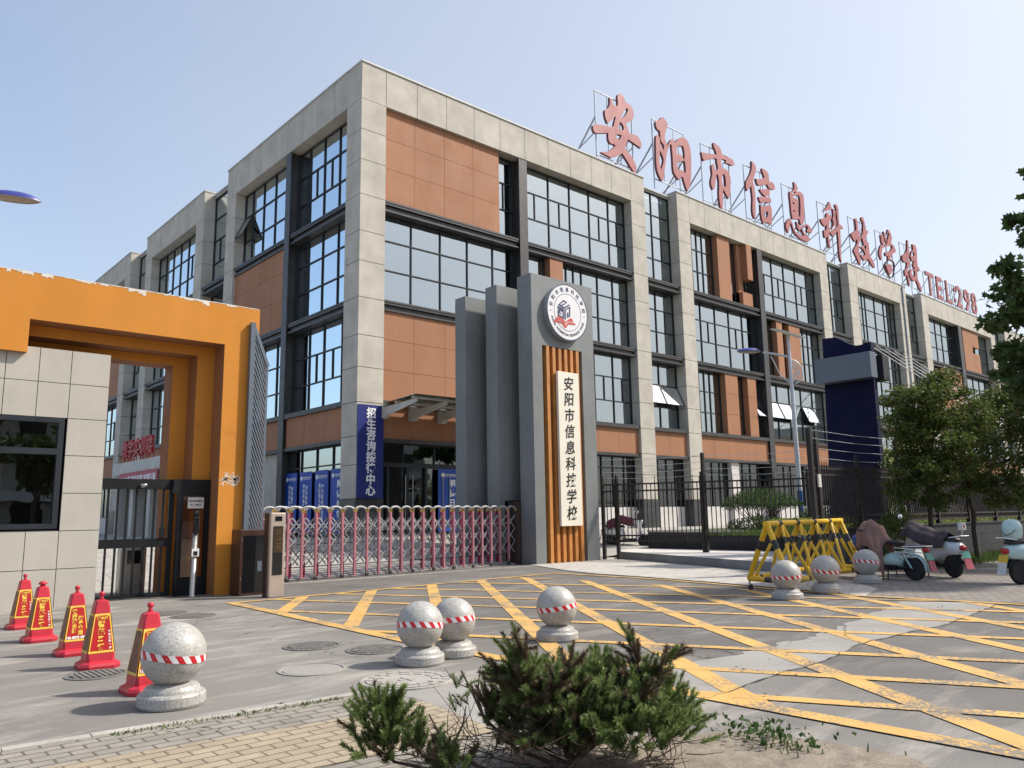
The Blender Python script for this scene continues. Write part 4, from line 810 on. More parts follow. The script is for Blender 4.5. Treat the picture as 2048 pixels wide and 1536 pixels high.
# peeled paint marks of removed lettering on the right jamb
gm = MB(); r = random.Random(21)
def peel(cx, cz, n, s, aniso):
    for _ in range(n):
        x = cx+r.gauss(0, s); z = cz+r.gauss(0, s*.9); a = r.uniform(-.5, .9); L = r.uniform(.015, .07); w = r.uniform(.006, .018)
        ca, sa = math.cos(a), math.sin(a)
        P_ = [(x-ca*L, z-sa*L), (x+sa*w, z-ca*w), (x+ca*L, z+sa*L), (x-sa*w*r.uniform(.5, 1.5), z+ca*w)]
        gm.ext(P_, lambda u, v, d: (u, 16.10+d, v), -.003, 0.001)
peel(6.43, 2.30, 26, .055, 1); peel(6.62, 2.29, 40, .05, 1); peel(6.52, 2.42, 6, .05, 1)
gm.build('peeled_paint', MT['plaster'], pt_)

# ------------------------------------------------------------------ gatehouse
gh = thing('gatehouse', 'small stone tiled gatehouse with a dark framed window beside orange gateway', 'gatehouse', (0, 16.2, 0))
xs = [4.16, 3.50, 2.98, 2.46, 1.94, 1.42, .9, .38, -.14, -1.2, -2.4, -3.6]; zs = [0, .66, 1.33, 2.00, 2.68, 3.36, 4.0, 4.62]
wl = MB(); WX, WZ = (.9, 3.46), (1.37, 3.36)
for i in range(len(xs)-1):
    for j in range(len(zs)-1):
        x1, x0, z0, z1 = xs[i], xs[i+1], zs[j], zs[j+1]
        if x1 <= WX[1]+.06 and x0 >= WX[0]-.02 and z0 >= WZ[0]-.06 and z1 <= WZ[1]+.06: continue
        wl.box(x0+.006, x1-(.006 if i else 0), 16.22, 16.6, z0+(.006 if j else 0), z1-(.006 if j < len(zs)-2 else 0))
wl.box(-3.6, 4.14, 16.235, 16.58, 0, 1.34, 1); wl.box(3.50, 4.14, 16.235, 16.58, 1.34, 4.6, 1); wl.box(-3.6, .9, 16.235, 16.58, 1.34, 4.6, 1); wl.box(.9, 3.5, 16.235, 16.58, 3.36, 4.6, 1)
wl.box(-3.6, -3.4, 16.6, 20, 0, 4.6); wl.box(3.9, 4.15, 16.6, 19.6, 0, 4.6); wl.box(-3.4, 3.9, 19.4, 19.6, 0, 4.6); wl.box(-3.6, 4.15, 16.6, 19.6, 4.4, 4.58)
wl.build('wall', [MT['stone_tile'], MT['joint']], gh)
wf = MB()
for x0, x1, z0, z1 in ((.9, 3.46, 3.27, 3.36), (.9, 3.46, 1.37, 1.46), (3.37, 3.46, 1.46, 3.27), (.9, .98, 1.46, 3.27), (.98, 3.37, 2.69, 2.80)): wf.box(x0, x1, 16.22, 16.36, z0, z1)
wf.box(2.0, 2.05, 16.25, 16.34, 1.46, 2.69)
wfo = wf.build('window', MT['alu'], gh)
gp = MB(); gp.add([(.98, 16.29, 1.46), (3.37, 16.29, 1.46), (3.37, 16.29, 2.69), (.98, 16.29, 2.69)], [(0,1,2,3)]); gp.add([(.98, 16.29, 2.80), (3.37, 16.29, 2.80), (3.37, 16.29, 3.27), (.98, 16.29, 3.27)], [(0,1,2,3)])
gp.build('pane', glass('gatehouse_glass', (.55, .58, .58), .22, dark=(.42, .40, .36)), wfo, fixn=False)
cu = MB(); cu.box(2.05, 2.62, 16.75, 16.8, 1.46, 2.5); cu.build('blind', MT['cream'], wfo)

# ------------------------------------------------------------------ pedestrian gate under the portal
pg = thing('pedestrian_gate', 'black metal pedestrian gate with vertical bars and a smoked side panel', 'gate', (5.2, 16.85, 0))
Y0, Y1 = 16.64, 16.74
hd = MB(); hd.box(4.0, 5.93, Y0-.02, Y1+.06, 2.10, 2.30); hd.box(5.55, 6.28, 16.50, 16.61, 2.02, 2.30); hd.build('header', MT['black_metal'], pg)
lf = MB(); lf.box(4.05, 5.62, Y0, Y1-.04, .02, .09); lf.box(4.05, 5.62, Y0-.005, Y1-.035, .97, 1.14); lf.box(5.53, 5.62, Y0, Y1-.04, .09, 2.10)
lf.build('gate_leaf', MT['black_metal'], pg)
for x in (4.22, 4.40, 4.57, 4.74, 4.91, 5.08, 5.25, 5.42):
    b_ = MB(); b_.box(x-.018, x+.018, Y0+.012, Y1-.055, .09, .97); b_.box(x-.018, x+.018, Y0+.012, Y1-.055, 1.14, 2.10); b_.build('bar', MT['black_metal'], pg)
pn = MB(); pn.box(5.66, 5.76, 16.50, 16.61, 0, 2.02); pn.box(6.22, 6.28, 16.50, 16.61, 0, 2.02); pn.box(5.76, 6.22, 16.52, 16.6, 0, .36); pn.box(5.76, 6.22, 16.52, 16.6, 1.97, 2.02); pn.build('side_frame', MT['black_metal'], pg)
gq = MB(); gq.add([(5.76, 16.56, .36), (6.22, 16.56, .36), (6.22, 16.56, 1.97), (5.76, 16.56, 1.97)], [(0,1,2,3)]); gq.build('smoked_panel', MT['glass_smoke'], pg, fixn=False)
no = MB(); no.box(5.86, 6.18, 16.535, 16.55, 1.72, 1.94); no_o = no.build('notice', MT['paper'], pg)
nt_ = MB(); nt_.mesh(text('车辆进出道口', .048, .001, .001), M_front(6.02, 16.533, 1.87)); nt_.mesh(text('行人慢行', .048, .001, .001, 'CENTER', 1.4), M_front(6.02, 16.533, 1.79)); nt_.build('lettering', MT['ink'], no_o)
se = MB(); se.lathe([(.0, -.05), (.045, -.045), (.07, -.01), (.075, .03), (0, .03)], (5.0, Y0-.07, 2.17), 14); se.build('sensor', MT['stainless'], pg)
hn = MB()
hn.cbox(5.36, 5.46, Y0-.04, Y0, 1.14, 1.36, .012); hn.build('lock', MT['black_metal'], pg)
# reader post with a little screen, in front of the side panel
tp = thing('reader_post', 'slim stainless access post with black face reader in front of smoked panel', 'access post', (5.88, 16.12, 0))
m = MB(); m.lathe([(.075, 0), (.075, .02), (.055, .03), (.055, 1.22), (0, 1.22)], (5.88, 16.12, 0), 18); m.build('post', MT['stainless'], tp)
m = MB(); m.cbox(5.825, 5.935, 16.03, 16.09, 1.22, 1.55, .02); m.lathe([(.05, 1.55), (.05, 1.66), (.04, 1.67), (0, 1.67)], (5.88, 16.10, 0), 14); rdr = m.build('face_reader', MT['screen'], tp)
m = MB(); m.box(5.81, 5.95, 16.045, 16.07, .78, .93); m.build('card_reader', MT['plate_white'], tp)
m = MB(); m.box(5.84, 5.92, 16.04, 16.045, .80, .88); m.build('screen', MT['screen'], tp)
m = MB(); m.lathe([(.012, -.002), (.012, .002)], (0, 0, 0), 8)
# turnstile seen inside through the bars
ts = thing('turnstile', 'grey turnstile cabinet standing just inside behind the barred pedestrian gate', 'turnstile', (5.25, 18.0, 0))
m = MB(); m.cbox(5.0, 5.5, 17.75, 18.05, 0, .95, .03); m.build('cabinet', MT['stainless'], ts)
m = MB(); m.box(5.12, 5.38, 17.735, 17.749, .62, .88); m.build('screen', MT['screen'], ts)
# ------------------------------------------------------------------ black cabinet and face kiosk at the gate end
kc = thing('gate_cabinet', 'dark brown glass fronted gate motor cabinet at orange jamb', 'cabinet', (6.82, 15.62, 0))
m = MB(); m.cbox(6.55, 7.12, 15.50, 15.95, .0, 1.28, .015); m.build('housing', MT['cab_brown'], kc)
m = MB(); m.box(6.62, 7.09, 15.492, 15.499, .06, 1.16); m.build('glass_door', MT['screen'], kc)
m = MB(); m.box(6.91, 7.00, 15.486, 15.492, .46, .66); m.build('switch_box', MT['totem_grey'], kc)
m = MB(); m.box(6.568, 6.58, 15.485, 15.5, 1.05, 1.12); m.box(6.568, 6.58, 15.485, 15.5, .3, .37); m.build('hinge', MT['stainless'], kc)
fk = thing('face_kiosk', 'champagne coloured upright face recognition kiosk with a brown screen', 'kiosk', (6.97, 14.76, 0))
m = MB(); m.cbox(6.80, 7.11, 14.70, 14.80, 0, 1.60, .02); m.build('front_shell', MT['kiosk'], fk)
m = MB(); m.cbox(6.79, 7.10, 14.802, 14.98, 0, 1.60, .02); m.build('rear_shell', MT['cab_brown'], fk)
m = MB(); m.box(6.855, 7.055, 14.692, 14.70, .42, 1.34); m.build('screen', MT['screen'], fk)
m = MB(); m.box(6.86, 7.05, 14.688, 14.692, .84, 1.32); m.build('display', MT['brown_screen'], fk)
m = MB(); m.cbox(6.89, 7.03, 14.69, 14.70, 1.44, 1.53, .004); m.build('camera_window', MT['screen'], fk)
m = MB()
for z, w in ((1.25, .03), (1.2, .06), (1.08, .08), (1.0, .05), (.94, .08)):
    for k in range(3): m.box(6.93+.03*k, 6.945+.03*k, 14.686, 14.688, z, z+.012)
m.build('display_text', MT['gold'], fk)
# ------------------------------------------------------------------ slanting lattice wing on the orange jamb
LY = .14
lw_ = thing('lattice_panel', 'tall grey lattice wing with diagonal slats and slanted top on jamb', 'lattice panel', (7.0, 15.95, 1.0))
m = MB(); m.bar((6.86, 16.03, .9), (6.86, 16.03, 5.63), .10, .10); m.bar((7.22, 16.06, .9), (7.22, 16.06, 4.72), .05, .05); m.bar((6.87, 16.03, 5.60), (7.24, 16.06, 4.72), .07, .07); m.bar((6.86, 16.03, .93), (7.22, 16.06, .93), .06)
m.build('frame', MT['totem_grey'], lw_)
m = MB(); z = 5.40
while z > .5:
    a = Vector((6.90, 16.03, z)); b = Vector((7.21, 16.06, z-.78)); t = 1 if b.z > .95 else max(0, (z-.95)/.78)
    if t > .05: m.bar(a, a.lerp(b, t), .04, .03)
    z -= .15
m.build('slat', MT['totem_grey'], lw_)

# ------------------------------------------------------------------ retractable folding gate
rg = thing('folding_gate', 'long retractable folding gate with pink posts, silver arches and crossed bars', 'gate', (12.5, 18.2, 0))
GA, GB = Vector((8.35, 17.93, 0)), Vector((17.0, 18.62, 0)); NP = 24
gd_ = (GB-GA).normalized(); gn = Vector((-gd_.y, gd_.x, 0)); WID = .52; Hh = 1.72
us = []; u = 0
for k in range(NP): us.append((GB-GA).length*(k/(NP-1))**.985)
def GP(u, s, z): return GA+gd_*u+gn*s+Vector((0, 0, z))
def gbar(mb, p, q, w, h=None, m=0): mb.bar(p, q, w, h, m)
for k, u in enumerate(us):
    for s, mt in ((0, 'pink'), (WID, 'maroon')):
        m = MB(); z0 = .05 if (k % 2 == 0 or s) else .16; m.bar(GP(u, s, z0), GP(u, s, Hh-.09), .066, .05); po_ = m.build('post', MT[mt], rg)
        m = MB(); m.bar(GP(u, s, Hh-.09), GP(u, s, Hh), .075, .06); m.build('post_cap', MT['gold'], po_)
    if k % 2 == 1:
        m = MB(); c = GP(u+.03, .03, .055); m.tube([c-gn*.02, c+gn*.02], .055, 12); m.build('wheel', MT['rubber'], rg)
        m = MB(); m.bar(GP(u, .01, .20), GP(u+.03, .03, .06), .035, .05); m.build('caster_fork', MT['stainless'], rg)
    # arch from this post to the next, springing on the front row
    if k < NP-1:
        u1 = us[k+1]; m = MB()
        pts = [GP(u+(u1-u)*(.5-.5*math.cos(math.pi*i/10))*.86+.03*(u1-u), .02, Hh-.04+.085*math.sin(math.pi*i/10)) for i in range(11)]
        m.tube(pts, .030, 8); pts = [p+gn*(WID-.04) for p in pts]; m.tube(pts, .030, 8); m.build('arch', MT['alum'], rg)
        m = MB(); gap_ = u1-u
        for lv in range(3):
            zl = .36+.38*lv
            for s in (.06, .46):
                m.bar(GP(u+.02, s, zl), GP(u1-.02, s, zl+.38), .012, .03); m.bar(GP(u+.02, s+.03, zl+.38), GP(u1-.02, s+.03, zl), .012, .036)
        m.bar(GP(u+.02, .06, .36), GP(u1-.02, .46, .52), .03, .03); m.bar(GP(u+.02, .46, 1.10), GP(u1-.02, .06, 1.45), .03, .03)
        m.bar(GP(u+.02, .06, .70), GP(u1-.02, .46, 1.02), .03, .03)
        sc_ = m.build('cross_bar', MT['alum'], rg)
        m = MB(); zz = .34
        for i in range(6): 
            a = u+gap_*i/6; m.bar(GP(a, .03, zz-.012*(i % 2)), GP(a+gap_/6, .03, zz-.012*((i+1) % 2)), .02, .02)
        m.bar(GP(u, .5, .86), GP(u1, .5, .84), .014, .02)
        for q in (.3, .7): m.tube([GP(u+gap_*q, .045, .66), GP(u+gap_*q, .06, .66)], .016, 6); m.tube([GP(u+gap_*q, .045, 1.05), GP(u+gap_*q, .06, 1.05)], .016, 6)
        m.build('chain', MT['black_metal'], rg)

# ------------------------------------------------------------------ grey pylon with emblem and name board
pyl = thing('gate_pylon', 'grey three slab gate pylon with round emblem and vertical name board', 'pylon', (18.2, 18.2, 0))
m = MB(); T = 9.15; YF = 17.86
m.box(16.76, 17.19, YF, 18.52, 0, T); m.box(19.02, 19.60, YF, 18.52, 0, T); m.box(17.19, 19.02, YF, 18.52, 6.84, T); m.box(17.19, 19.02, 18.25, 18.52, 0, 6.84)
fs = m.build('front_slab', MT['pylon'], pyl)
m = MB(); m.box(16.27, 19.3, 18.98, 19.55, 1.95, 8.92); m.box(16.27, 16.50, 18.98, 19.55, 0, 1.95); m.box(18.4, 19.3, 18.98, 19.55, 0, 1.95); m.build('middle_slab', MT['pylon'], pyl)
m = MB(); m.box(15.74, 18.9, 19.95, 20.5, 0, 8.66); m.build('rear_slab', MT['pylon'], pyl)
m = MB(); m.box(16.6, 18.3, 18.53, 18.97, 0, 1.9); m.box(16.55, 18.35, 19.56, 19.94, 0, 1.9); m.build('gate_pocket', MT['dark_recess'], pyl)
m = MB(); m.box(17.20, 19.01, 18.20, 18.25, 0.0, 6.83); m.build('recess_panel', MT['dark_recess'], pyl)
for x in (17.42, 17.70, 17.97, 18.24, 18.51, 18.78):
    m = MB(); m.box(x-.065, x+.065, 17.84, 18.18, .02, 6.82); m.build('slat', MT['wood'], pyl)
m = MB(); m.cbox(17.71, 18.66, 17.70, 17.80, 1.13, 6.03, .01); m.box(17.8, 18.6, 17.80, 17.84, 1.3, 5.9); nb = m.build('name_board', MT['cream'], pyl)
m = MB()
for k, ch in enumerate('安阳市信息科技学校'):
    zc = 5.66-.515*k; sh = Matrix(((1, .10, 0, 0), (.07, 1, 0, 0), (0, 0, 1, 0), (0, 0, 0, 1)))
    m.mesh(text(ch, .46, .004, .006), M_front(18.19, 17.695, zc) @ sh)
m.build('lettering', MT['ink'], nb)
EC = (18.22, 8.03); ER = .95
def ering(r0, r1, y0, y1, n=64):
    vs = []; fs = []
    for y in (y0, y1):
        for r_ in (r0, r1):
            for k in range(n): a = 2*math.pi*k/n; vs.append((EC[0]+r_*math.cos(a), y, EC[1]+r_*math.sin(a)))
    for k in range(n):
        j = (k+1) % n; fs += [(k, j, n+j, n+k), (2*n+k, 3*n+k, 3*n+j, 2*n+j), (n+k, n+j, 3*n+j, 3*n+k), (k, 2*n+k, 2*n+j, j)]
    return vs, fs
m = MB(); m.ext([(EC[0]+ER*math.cos(2*math.pi*k/64), EC[1]+ER*math.sin(2*math.pi*k/64)) for k in range(64)], lambda u, v, d: (u, d, v), 17.68, 17.858); emo = m.build('emblem', [MT['logo_white'], MT['galv']], pyl)
for p in emo.data.polygons: p.material_index = 0 if p.normal.y < -.7 else 1
m = MB(); m.mesh(ering(.915, .948, 17.676, 17.679)); m.mesh(ering(.615, .630, 17.676, 17.679)); m.build('ring', MT['logo_blue'], emo)
m = MB()
def on_ring(ch, ang, rad, size, flip=False):
    rot = Matrix.Rotation((ang-math.pi/2) if not flip else (ang+math.pi/2), 4, 'Z')
    m.mesh(text(ch, size, .002, .002), M_front(EC[0]+rad*math.cos(ang), 17.677, EC[1]+rad*math.sin(ang)) @ rot)
for k, ch in enumerate('安阳市信息科技学校'): on_ring(ch, RAD(167-154*k/8), .775, .165)
TXT = 'ANYANG INFORMATION TECHNOLOGY SCHOOL'
for k, ch in enumerate(TXT):
    if ch != ' ': on_ring(ch, RAD(199+142*k/(len(TXT)-1)), .765, .112, True)
for a in (183, -3): m.ext([(EC[0]+.775*math.cos(RAD(a))+.022*math.cos(t), EC[1]+.775*math.sin(RAD(a))+.022*math.sin(t)) for t in [k*math.pi/4 for k in range(8)]], lambda u, v, d: (u, d, v), 17.675, 17.679)
m.build('lettering', MT['logo_blue'], emo)
for key, mt in (('blue', 'logo_blue'), ('red', 'logo_red')):
    m = MB()
    for P_ in EMB[key]: m.ext([(EC[0]+u, EC[1]+v) for u, v in P_], lambda u, v, d: (u, d, v), 17.672, 17.679)
    m.build('cube_mark' if key == 'blue' else 'book_mark', MT[mt], emo)
# ------------------------------------------------------------------ granite ball bollards
def make_ball():
    t = thing('stone_bollard', 'x', 'bollard', (0, 0, 0), 'granite ball bollards with striped tape', local=True)
    m = MB(); m.lathe([(.245, 0), (.255, .02), (.255, .085), (.245, .10), (.215, .105), (.21, .125), (.195, .15), (.165, .16), (.12, .17)], n=40, smooth=False); m.build('base', MT['granite'], t)
    m = MB(); R_ = .245; cz = .385; m.lathe([(R_*math.sin(a)+1e-5, cz-R_*math.cos(a)) for a in [RAD(27)+k*(math.pi-RAD(27))/28 for k in range(29)]], n=48); m.build('ball', MT['granite'], t)
    n = 60; tl = .10
    for nm, par in (('tape', 0), ('tape_stripe', 1)):
        m = MB(); off = .0022 if par == 0 else .0032
        def P(a, z): 
            zz = z+tl*.35*math.cos(a-2.2); rr = math.sqrt(max(0, R_*R_-(zz)**2))+off; return (rr*math.cos(a), rr*math.sin(a), cz+zz)
        if par == 0:
            for k in range(n):
                a, b = 2*math.pi*k/n, 2*math.pi*(k+1)/n; m.add([P(a, -.028), P(b, -.028), P(b, .028), P(a, .028)], [(0,1,2,3)], 0, True)
        else:
            q = 15
            for k in range(q):
                a0 = 2*math.pi*k/q; w = 2*math.pi/q*.5; sk = -.16
                for i in range(4):
                    a, b = a0+w*i/4, a0+w*(i+1)/4; m.add([P(a-sk/2, -.028), P(b-sk/2, -.028), P(b+sk/2, .028), P(a+sk/2, .028)], [(0,1,2,3)], 0, True)
        m.build(nm, MT['tape_white' if par == 0 else 'tape_red'], t, fixn=False)
    return t
def granite_mat():
    m, nt, b = nodes_of('speckled_granite'); P = objc(nt)
    v = nt.nodes.new('ShaderNodeTexVoronoi'); v.inputs['Scale'].default_value = 130; nt.links.new(P, v.inputs['Vector'])
    col = ramp(nt, v.outputs['Color'], .12, (.14, .14, .135), .45, (.44, .43, .40))
    col = mixrgb(nt, .55, col, ramp(nt, noise(nt, P, 60, 4, .7), .35, (.18, .175, .165), .62, (.52, .50, .46)))
    col = mixrgb(nt, ramp(nt, noise(nt, posn(nt, (3, 3, 1.5)), 1.6, 5, .6), .5, (0, 0, 0), .75, (.5, .5, .5)), col, (.27, .235, .19))
    nt.links.new(col, b.inputs['Base Color']); b.inputs['Roughness'].default_value = .42; b.inputs['Specular IOR Level'].default_value = .5; return m
MT['granite'] = granite_mat()
BALLS = [((2.38, 6.86), 1.02, .3, 'largest granite ball bollard beside the red cones in front'), ((4.83, 6.90), .97, 1.6, 'granite ball bollard in front of its twin, near the round manhole'),
 ((5.35, 7.02), .95, 2.5, 'granite ball bollard half hidden behind another in the middle'), ((6.86, 6.98), .98, 3.4, 'lone granite ball bollard on the yellow hatching'),
 ((12.62, 7.28), 1.02, 4.4, 'granite ball bollard touching the near foot of yellow barrier'), ((13.98, 7.28), 1.04, 5.1, 'granite ball bollard between barrier end and another, on pale slab edge'),
 ((16.25, 7.58), 1.06, .9, 'granite ball bollard in front of the mint electric bike')]
proto = make_ball()
for k, (p, s, rz, lab) in enumerate(BALLS):
    o = proto if k == 0 else copy_tree(proto)
    o.location = (p[0], p[1], .004 if k < 5 else .014); o.scale = (s, s, s); o.rotation_euler = (0, 0, rz); o['label'] = lab

# ------------------------------------------------------------------ red advertising cones
CT = {'a': [('潜水艇', 'h', .55), ('智能马桶', 'v', 1.0)], 'b': [], 'c': []}
def make_cone(kind, top, lab):
    t = thing('advertising_cone', lab, 'traffic cone', (0, 0, 0), 'red advertising cones by the gatehouse', local=True)
    m = MB()
    def ring(h, z, c=.02): return [(h-c, -h, z), (h, -h+c, z), (h, h-c, z), (h-c, h, z), (-h+c, h, z), (-h, h-c, z), (-h, -h+c, z), (-h+c, -h, z)]
    lv = [ring(.185, .0, .07), ring(.19, .03, .07), ring(.18, .055, .065), ring(.135, .075, .03), ring(.13, .13), ring(.070, .60, .012), ring(.062, .655, .02), ring(.028, .672, .01)]
    vs = []; fs = []
    for L in lv: vs += L
    for i in range(len(lv)-1):
        for k in range(8): fs.append((i*8+k, i*8+(k+1) % 8, (i+1)*8+(k+1) % 8, (i+1)*8+k))
    fs.append(tuple(range((len(lv)-1)*8, len(lv)*8))); m.add(vs, fs); m.build('body', MT['cone_red'], t)
    m = MB()
    if top == 'ring':
        m.lathe([(.02, .668), (.02, .69), (.014, .70), (.026, .715), (.030, .73), (.022, .748), (0, .752)], n=12)
    else: m.lathe([(.03, .668), (.03, .69), (.05, .695), (.05, .715), (.02, .735), (0, .736)], n=14)
    m.build('knob', MT['cone_red'], t)
    sl = (.070-.13)/(.60-.13); H = lambda z: .13+sl*(z-.13)
    zA, zB = .155, .535
    for sgn, name in ((0, 'front'), (1, 'side'), (2, 'back'), (3, 'far')):
        Rz = Matrix.Rotation(-math.pi/2*sgn, 4, 'Z')
        def P(u, z, off): v = Rz @ Vector((u, -H(z)-off, z)); return tuple(v)
        for nm, i, off, mt in (('sleeve_border', 0, .003, 'cone_gold'), ('sleeve', .012, .0045, 'cone_sleeve' if sgn == 0 else 'cone_side')):
            mm = MB(); w = lambda z: H(z)-.006-i*1.0
            z0, z1 = (zA, zB) if i == 0 else (zA+.022, zB-.03); pts = [P(-w(z0), z0, off), P(w(z0), z0, off), P(w(z1), z1, off)]
            if i: pts += [P(w(z1)*.6, z1+.012, off), P(-w(z1)*.6, z1+.012, off)]
            pts += [P(-w(z1), z1, off)]; mm.add(pts, [tuple(range(len(pts)))]); mm.build(nm, MT[mt], t, fixn=False)
    tilt = math.atan(-sl)
    def put(mm, ch, size, u, z, bold=.0015):
        M_ = Matrix.Translation((u, -H(z)-.0062, z)) @ Matrix.Rotation(math.pi/2-tilt, 4, 'X'); mm.mesh(text(ch, size, .0008, bold), M_)
    gm_ = MB(); wm = MB()
    if kind == 'a':
        put(gm_, '潜水艇', .034, 0, .492)
        for k, ch in enumerate('智能马桶'): put(gm_, ch, .068, -.008, .435-.075*k, .003)
        for k, ch in enumerate('对自己好一点'): put(wm, ch, .024, .066+.003*k, .36-.032*k, .0008)
    elif kind == 'b':
        for k, ch in enumerate('快捆潜水艇'): put(gm_, ch, .052, -.028, .475-.052*k, .002)
        for k, ch in enumerate('防臭地漏'): put(gm_, ch, .052, .034, .40-.052*k, .002)
        put(wm, '136 8372 6910', .036, 0, .195, .002)
    else:
        put(gm_, '潜水艇', .034, 0, .492)
        for k, ch in enumerate('专治厨房异'): put(gm_, ch, .055, .002, .445-.055*k, .0025)
        put(wm, '136 8372 6910', .036, 0, .195, .002)
    gm_.build('gold_lettering', MT['cone_gold'], t); wm.build('white_lettering', MT['white_paint'], t) if wm.v else None
    return t
for kind, top, p, rz, lab in (('a', 'ring', (2.50, 13.37), .02, 'red cone farthest back, partly covered by the next cone'), ('a', 'flat', (2.40, 11.75), .0, 'red cone with a flat round cap, second from the back'),
        ('b', 'ring', (2.45, 10.27), -.03, 'red cone with two columns of gold text and phone number'), ('a', 'ring', (2.42, 9.17), -.02, 'red cone with four big gold characters, second from the front'),
        ('c', 'ring', (2.40, 7.56), .04, 'nearest red cone, partly hidden behind the largest granite ball')):
    t = make_cone(kind, top, lab); t.location = (*p, .003); t.rotation_euler = (0, 0, rz+RAD(0))

# ------------------------------------------------------------------ yellow and black rolling barrier
br = thing('rolling_barrier', 'yellow and black tubular spiked road barrier on castors beside granite balls', 'barrier', (15.5, 8.6, 0))
fA, fB = Vector((13.62, 8.62, .22)), Vector((13.35, 7.62, .22)); AX = Vector((18.05, 9.05, 0))-Vector((13.7, 8.15, 0)); AX = Vector((4.3, .72, 0))
cA, cB = fA+AX, fB+AX; tA = (fA+fB)/2+Vector((.05, 0, 1.02)); tB = tA+AX
def striped(name, p, q, r_, bands, n=10):
    p = Vector(p); q = Vector(q); y = MB(); k = MB(); cur = 0.0
    for a, b in bands+[(1.0, 1.0)]:
        if a > cur: y.tube([p.lerp(q, cur), p.lerp(q, a)], r_, n)
        if b > a: k.tube([p.lerp(q, a), p.lerp(q, b)], r_*1.01, n)
        cur = b
    o = y.build(name, MT['yellow'], br)
    if k.v: k.build('black_band', MT['black_paint'], o)
striped('top_rail', tA-AX*.02, tB+AX*.02, .055, [(.13, .17), (.34, .38), (.56, .60), (.78, .82)])
striped('front_rail', fB, cB, .05, [(.2, .23), (.5, .53), (.8, .83)]); striped('rear_rail', fA, cA, .05, [(.1, .13), (.38, .41), (.66, .69)])
for k in range(2):
    o_ = AX*k; striped('end_rail', fA+o_, fB+o_, .05, [(.42, .6)])
    striped('end_leg', tA+o_, fA+o_, .052, [(.30, .46)]); striped('end_leg', tA+o_, fB+o_, .052, [(.30, .46)])
for i in range(4):
    c = tA+AX*(.16+.2267*i)
    for base in (fA, fB):
        for dlt in (-.10, .10):
            q = base+AX*(.16+.2267*i+dlt); striped('strut', c, q, .032, [(.26, .38)], 8)
for p in (fA, fB, cA, cB):
    m = MB(); m.tube([p+Vector((0, 0, -.03)), p+Vector((0, 0, -.13))], .02, 8); m.build('castor_stem', MT['galv'], br)
    m = MB(); c = p+Vector((.03, 0, -.16)); m.tube([c-Vector((0, .02, 0)), c+Vector((0, .02, 0))], .056, 12); m.build('castor_wheel', MT['rubber'], br)

# ------------------------------------------------------------------ manhole covers
MH = [((4.22, 6.22), .42, 'concrete_cover', 'large pale concrete manhole cover where pavement meets the road', 'c'), ((4.98, 7.98), .33, 'iron_cover', 'dark iron manhole cover left of the paired granite balls', 'g'),
 ((2.30, 8.72), .28, 'iron_cover', 'ribbed iron drain cover between the two nearest cones', 's'), ((4.55, 13.6), .34, 'iron_cover', 'iron manhole cover before the pedestrian gate, farther one', 'g'), ((4.75, 12.9), .34, 'iron_cover', 'iron manhole cover before the pedestrian gate, nearer one', 'g'),
 ((4.60, 8.75), .33, 'iron_cover', 'iron manhole cover at the tip of the yellow box line', 'g'), ((2.9, 13.9), .3, 'iron_cover', 'iron cover close to the gatehouse wall behind the cones', 's'), ((3.9, 7.4), .33, 'patch', 'faint concrete ring cover in asphalt right of the largest ball', 'p')]
for (c, r_, mt, lab, kd) in MH:
    m = MB(); z0 = .006 if kd != 'c' else .024; n = 40; z1 = z0+.006
    m.lathe([(r_, z0-.02), (r_, z0+.004), (r_-.03, z0+.006), (r_-.035, z0-.004), (r_-.045, z0-.004), (r_-.05, z0+.004), (1e-5, z0+.004)], (*c, 0), n, 0, False)
    if kd == 'g':
        q = .05; k = int(r_/q)
        for i in range(-k, k+1):
            h = math.sqrt(max(0, (r_-.07)**2-(i*q)**2))
            if h > .03: m.box(c[0]+i*q-.012, c[0]+i*q+.012, c[1]-h, c[1]+h, z0+.003, z0+.011); m.box(c[0]-h, c[0]+h, c[1]+i*q-.012, c[1]+i*q+.012, z0+.002, z0+.010)
    elif kd == 's':
        for i in range(-4, 5):
            h = math.sqrt(max(0, (r_-.06)**2-(i*.05)**2)); m.box(c[0]+i*.05-.016, c[0]+i*.05+.016, c[1]-h, c[1]+h, z0+.002, z0+.012)
    elif kd == 'c':
        for rr in (r_*.60, r_*.82):
            for k in range(18 if rr > .3 else 12):
                a = 2*math.pi*k/(18 if rr > .3 else 12); w = .8*math.pi/(18 if rr > .3 else 12)
                pts = [(c[0]+q_*math.cos(b), c[1]+q_*math.sin(b)) for q_, b in ((rr-.03, a-w), (rr+.03, a-w), (rr+.03, a+w), (rr-.03, a+w))]; m.prism(pts, z0+.002, z0+.010)
        m.box(c[0]-.09, c[0]+.09, c[1]-.02, c[1]+.02, z0+.002, z0+.010); m.box(c[0]-.02, c[0]+.02, c[1]-.09, c[1]+.09, z0+.003, z0+.011)
    alone(m, 'manhole_cover', MT[mt], (c[0], c[1], 0), lab, 'manhole cover')
